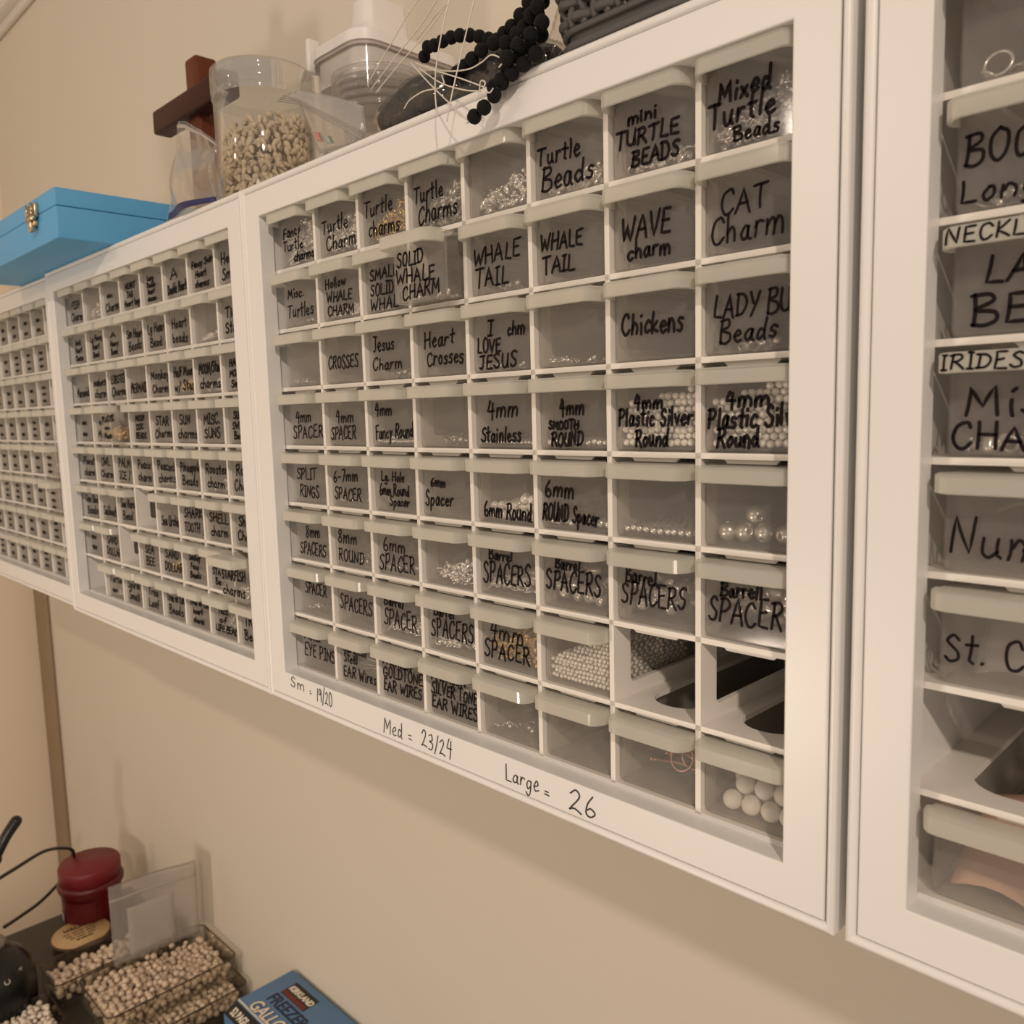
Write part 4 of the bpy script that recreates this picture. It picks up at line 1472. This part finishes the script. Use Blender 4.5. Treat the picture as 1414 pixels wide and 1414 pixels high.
# dark red jar
rj_ = thing('red_tub', 'dark red plastic tub with screw lid in the corner of the desk', 'tub', (-1.020, .148, DZ))
H = .125
MB().lathe([(0, .0005), (.046, .0005), (.0495, .004), (.0500, .060), (.0510, .078), (.0555, .084), (.0560, .092), (.0530, .097), (0, .097)], 48).build('tub_body', M['red'], rj_)
mb = MB()
for a in range(-6, 7):
    pass
MB().lathe([(.0500, .0975), (.0525, .0985), (.0525, .1210), (.0505, .1250), (0, .1265)], 48).build('tub_lid', M['redlid'], rj_)
mb = MB()
vs, fs = [], []
for i in range(7):
    a = math.radians(-112 + i * 4)
    for z in (.008, .046):
        vs.append((.0506 * math.cos(a), .0506 * math.sin(a), z))
fs = [(2 * i, 2 * i + 2, 2 * i + 3, 2 * i + 1) for i in range(6)]
mb.add(vs, fs)
o = mb.build('paper_label', M['label'], rj_)
mb = MB()
for i in range(6):
    a = math.radians(-110.5 + i * 3.8)
    for dd in (0,):
        p = Vector((.0508 * math.cos(a), .0508 * math.sin(a), 0))
        mb.box((p.x - .0006, p.y - .0006, .012), (p.x + .0006, p.y + .0004, .030))
mb.build('label_print', M['barcode'], o)
mb = MB()
vs, fs = [], []
for i in range(13):
    a = math.radians(-72 + i * 5)
    for z, rr2 in ((.004, .0516), (.072, .0530)):
        vs.append((rr2 * math.cos(a), rr2 * math.sin(a), z))
fs = [(2 * i, 2 * i + 2, 2 * i + 3, 2 * i + 1) for i in range(12)]
mb.add(vs, fs)
mb.build('label_panel', M['red'], rj_)

# round wooden-topped tin
tn = thing('round_tin', 'round tin with pale wooden lid and printed lettering beside the red tub', 'tin', (-.957, .106, DZ))
MB().lathe([(0, .0005), (.043, .0005), (.0455, .003), (.0460, .026), (.0485, .027), (.0490, .0300), (.0478, .0315), (0, .0315)], 48).build('tin_body', M['darkwood'], tn)
o = MB().lathe([(0, .0316), (.0462, .0316), (.0462, .0324), (0, .0324)], 48).build('lid_disc', M['palewood'], tn)
mb = MB()
rt_ = R_(6)
for i, (v, x0, x1, h, w) in enumerate(((.018, -.022, .024, .0085, .0018), (.007, -.026, .026, .0055, .0011), (-.002, -.024, .024, .0055, .0011), (-.011, -.020, .020, .0050, .0011), (-.020, -.012, .014, .006, .0014))):
    write(mb, 'mn uonm cnuo' if i else 'WALALA', x0, x1, v, h, w * 1.2, rt_)
# lay the lettering flat on the lid: its reading direction runs towards the wall
mb.v = [(-(z) * 1.0, x, .0326 - y * .3) for x, y, z in mb.v]
mb.build('lid_lettering', M['barcode'], o)


# trays
def tray(label, x0, y0, x1, y1, z0, h, group='clear trays of cream beads on the desk'):
    root = thing('bead_tray', label, 'tray', ((x0 + x1) / 2, (y0 + y1) / 2, z0), group)
    O = root.location
    mb = MB()
    loft_box(mb, x0 + .003, y0 + .003, z0 + .0003, x1 - .003, y1 - .003, z0 + h - .001, .011, .002, True, False)
    loft_box(mb, x0 + .005, y0 + .005, z0 + .0020, x1 - .005, y1 - .005, z0 + h - .001, .009, .002, True, False)
    shift(mb, O).build('tray_body', M['tray'], root)
    mb = MB()
    mb.tube([(x, y, z0 + h - .0012) for x, y in rrect(x0 + .0015, y0 + .0015, x1 - .0015, y1 - .0015, .0125, 7)], .0013, 6, True)
    o = shift(mb, O).build('tray_rim', M['rim'], root)
    o['label'] = 'darker rim edge'
    return root


def tray_beads(label, x0, y0, x1, y1, z0, lev, r, seed, m='quartz', slope=0.0, ymin=None):
    rng = R_(seed)
    mb = MB()
    rows = int(lev / (1.7 * r)) + 1
    for kz in range(rows):
        if kz < rows - 3:
            edge = True
        else:
            edge = False
        ky = 0
        y = y0 + .0075 + r
        while y < y1 - .0075 - r:
            x = x0 + .0075 + r + (ky + kz) % 2 * r
            while x < x1 - .0075 - r:
                z = z0 + .003 + r + kz * 1.65 * r
                top = lev * (1 + slope * ((y - y0) / (y1 - y0) - .5)) + rng.uniform(-.5, .5) * r
                near = x < x0 + .0075 + r * 4 or x > x1 - .0075 - r * 4 or y < y0 + .0075 + 4 * r
                if z - z0 < top and (near or z - z0 > top - 4 * r):
                    j = r * .55
                    mb.ball((x + rng.uniform(-j, j), y + rng.uniform(-j, j), z + rng.uniform(-j, j)), r * rng.uniform(.78, 1.12), 2)
                x += 2.05 * r
            y += 1.85 * r
            ky += 1
    c = ((x0 + x1) / 2, (y0 + y1) / 2, z0)
    tag(shift(mb, c).build('bead_heap', M[m]), label, 'beads', 'bead heaps in the desk trays', 'stuff').location = c


tray('clear tray of beads under the topmost tray beside the wall', -.700, .030, -.603, .243, DZ, .039)
tray_beads('cream beads in the lower tray beside the wall', -.700, .030, -.603, .243, DZ, .026, .0050, 31)
tray('topmost clear bead tray holding the upright zip bag', -.760, .038, -.629, .240, DZ + .0392, .036)
tray_beads('cream beads in the topmost tray under the zip bag', -.760, .038, -.629, .240, DZ + .0392, .024, .0050, 32, slope=-.3)
tray('clear bead tray between the round tin and topmost tray', -.901, .021, -.816, .232, DZ, .042)
tray_beads('cream faceted beads in the tray by the round tin', -.901, .021, -.816, .232, DZ, .034, .0058, 33, slope=.25)
tray('clear bead tray at the bottom edge of the photo', -.835, -.180, -.741, .017, DZ, .030)
tray_beads('pale round beads in the tray at the bottom edge', -.835, -.180, -.741, .017, DZ, .024, .0046, 34, 'ivory', slope=.5)

# zip bag with a paper slip standing in the topmost tray
pb = thing('zip_bag', 'milky zip bag with a paper slip standing in the topmost bead tray', 'plastic bag', (-.715, .15, DZ + .060))
O = pb.location


def pbf(off):
    def f(u, v):
        y = .082 + .137 * u
        z = -.982 + .130 * v - .012 * u
        x = -.722 + off * math.sin(math.pi * u) * math.sin(math.pi * min(1, v * 1.1)) + .003 * math.sin(6 * u + 2 * v)
        return Vector((x, y, z)) - O
    return f


for s in (.006, -.005):
    obj('bag_side', crumpled('bag_side', M['film3'], pbf(s), 14, 14, .0004), pb)
obj('zip_line', crumpled('zip_line', M['zip'], lambda u, v: pbf(.006)(u, .80 + .03 * v) + Vector((.0008, 0, 0)), 14, 2, .001), pb)
o = obj('paper_slip', crumpled('paper_slip', M['paper'], lambda u, v: pbf(.001)(.18 + .54 * u, .06 + .60 * v), 8, 8, .0005), pb)
o['label'] = 'off-white paper slip'
mb = MB()
rp = R_(9)
for i in range(5):
    write(mb, '~~', -.010, .010, .008 - i * .0045, .003, .0005, rp)
mb.v = [Vector((.0012 + -y, .030 + z * .9, -.018 - x * .9)) for x, y, z in mb.v]
mb.build('slip_print', M['print'], o)

# freezer bag carton
fx0, fx1, fy0, fym, fy1, fz = -.466, -.196, .137, .159, .2445, -.9487
fr = thing('freezer_bag_carton', 'blue freezer bag carton with black front stripe by the wall', 'carton', ((fx0 + fx1) / 2, (fy0 + fy1) / 2, DZ))
O = fr.location
mb = MB()
mb.box((fx0, fym, DZ + .0005), (fx1, fy1, fz), .0006)
mb.add([(fx0, fy0, DZ + .0005), (fx1, fy0, DZ + .0005), (fx1, fym, DZ + .0005), (fx0, fym, DZ + .0005), (fx0, fy0, fz - .010), (fx1, fy0, fz - .010), (fx1, fym, fz - .0002), (fx0, fym, fz - .0002)],
       [(3, 2, 1, 0), (4, 5, 6, 7), (0, 1, 5, 4), (1, 2, 6, 5), (2, 3, 7, 6), (3, 0, 4, 7)])
shift(mb, O).build('carton_body', M['fblue'], fr)
sl = Vector((0, fym - fy0, .0098)).normalized()
nn = Vector((0, -sl.z, sl.y))
base = Vector((fx0, fy0, fz - .010)) + nn * .0004
mb = MB()
A = [base + sl * .0005, base + sl * .0005 + Vector((fx1 - fx0, 0, 0)), base + sl * .0215 + Vector((fx1 - fx0, 0, 0)), base + sl * .0215]
mb.add([v for v in A] + [v - nn * .0004 for v in A], [(0, 1, 2, 3), (7, 6, 5, 4), (0, 4, 5, 1), (1, 5, 6, 2), (2, 6, 7, 3), (3, 7, 4, 0)])
shift(mb, O).build('front_stripe', M['fblack'], fr)['label'] = 'black stripe'
mb = MB().box((fx0 + .001, fym - .0008, fz - .0006), (fx1, fym + .0012, fz + .0003))
shift(mb, O).build('white_edge', M['fcream'], fr)


def printed(name, txt, m, size, mx, parent, offset=0.0, xs=1.0, shear=0.0):
    cu = bpy.data.curves.new(name, 'FONT')
    cu.body = txt
    cu.size = size
    cu.offset = offset
    cu.extrude = .0002
    cu.shear = shear
    o = bpy.data.objects.new(name, cu)
    COL.objects.link(o)
    dg = bpy.context.evaluated_depsgraph_get()
    me = bpy.data.meshes.new_from_object(o.evaluated_get(dg))
    bpy.data.objects.remove(o)
    me.transform(mx @ Matrix.Diagonal((xs, 1, 1, 1)))
    me.materials.clear()
    me.materials.append(m)
    return obj(name, me, parent)


def flat(x, y, z):
    return Matrix.Translation(Vector((x, y, z)) - O)


lg = MB().box((fx0 + .030, .2075, fz), (fx0 + .088, .2335, fz + .0004))
lgo = shift(lg, O).build('logo_panel', M['fblack'], fr)
mb = MB().box((fx0 + .0305, .2080, fz + .0004), (fx0 + .086, .2150, fz + .0006))
shift(mb, O).build('logo_band', M['fred'], fr)
printed('logo_lettering', 'KIRKLAND', M['fcream'], .0125, flat(fx0 + .0325, .2185, fz + .0006), fr, .0006, .90, .15)
printed('title_lettering', 'FREEZER', M['fnavy'], .0250, flat(fx0 + .0270, .1860, fz + .0004), fr, .0005, .92)
printed('size_lettering', 'GALLON', M['fnavy'], .0265, flat(fx0 + .0225, .1613, fz + .0003), fr, .0016, .88, .1)
printed('size_lettering', 'GALLON', M['fcream'], .0265, flat(fx0 + .0225, .1613, fz + .0006), fr, .0006, .88, .1)
stx = Matrix.Translation(base + sl * .0055 + nn * .0002 + Vector((.008, 0, 0)) - O) @ Matrix(((1, 0, 0, 0), (0, sl.y, nn.y, 0), (0, sl.z, nn.z, 0), (0, 0, 0, 1)))
printed('count_lettering', '52 BAGS • 12 IN x 10 IN', M['fcream'], .0145, stx, fr, .0005, .72)

# black dome-shaped device with lever and cable
dv = thing('black_device', 'black dome-shaped electric device with lever and cable cut by the left edge', 'device', (-.880, -.055, DZ))
pd = [(0, .0005), (.062, .0005), (.067, .004), (.0675, .050), (.064, .074), (.054, .094), (.040, .106), (.0285, .112), (.0285, .118), (0, .118)]
MB().lathe(pd, 48).build('dome_body', M['black'], dv)
MB().lathe([(.022, .1182), (.0295, .1182), (.0310, .1205), (.0295, .1230), (.0240, .1230), (.022, .1215)], 40, closed=True).build('neck_ring', M['grey'], dv)
lp = [at(-14, 1206, 0, -.96), at(0, 1172, 0, -.965), at(10, 1152, 0, -.97), at(22, 1134, 0, -.975)]
b0 = Vector((-.880, -.055, DZ + .118))
pts = smooth_path([b0, b0.lerp(lp[0], .5), lp[0], lp[1], lp[2], lp[3]], 6)
pts = [p - dv.location for p in pts]
n = len(pts)
MB().tube(pts, [.006 + .0035 * (i / n) for i in range(n)], 14).ball(pts[-1], .0094, 3).ball(pts[n // 2], .011, 3).build('lever', M['black'], dv)
cp = [at(-6, 1216, 0, -.95), at(20, 1200, 0, -.97), at(60, 1176, 0, -1.00), at(88, 1171, 0, -1.03), at(101, 1176, 0, -1.05), at(99, 1198, 0, -1.085), at(80, 1221, 0, -1.06), at(56, 1245, 0, -1.03), at(30, 1264, 0, -.985), at(6, 1280, 0, -.94)]
cp = [p - dv.location for p in smooth_path(cp, 8)]
MB().tube(cp, .0030, 8).build('power_cable', M['black'], dv)
mb = MB()
for (px, py, kind) in ((28, 1337, 'a'), (10, 1356, 'o')):
    best = None
    d = (rt * ((px - 707) / F_PX) - up * ((py - 707) / F_PX) + fw).normalized()
    c = dv.location
    for i in range(4000):
        p = CAM + d * (1.0 + i * .0003)
        q = p - c
        rad = math.hypot(q.x, q.y)
        for (r0_, z0_), (r1_, z1_) in zip(pd[3:-2], pd[4:-1]):
            if min(z0_, z1_) <= q.z <= max(z0_, z1_):
                tt = (q.z - z0_) / (z1_ - z0_) if z1_ != z0_ else 0
                if rad < r0_ + (r1_ - r0_) * tt:
                    best = q
                    break
        if best:
            break
    if best:
        nrm = (best - Vector((0, 0, .03))).normalized()
        q3 = nrm.to_track_quat('Z', 'Y').to_matrix().to_4x4()
        if kind == 'o':
            mb.torus(best, .0038, .0009, q3, 18, 6)
        else:
            for ang in (.3, 1.5, 2.7):
                v = q3 @ Vector((math.cos(ang) * .004, math.sin(ang) * .004, 0))
                mb.tube([best - v, best + v], .0006, 6)
if mb.v:
    mb.build('printed_marks', M['print'], dv)
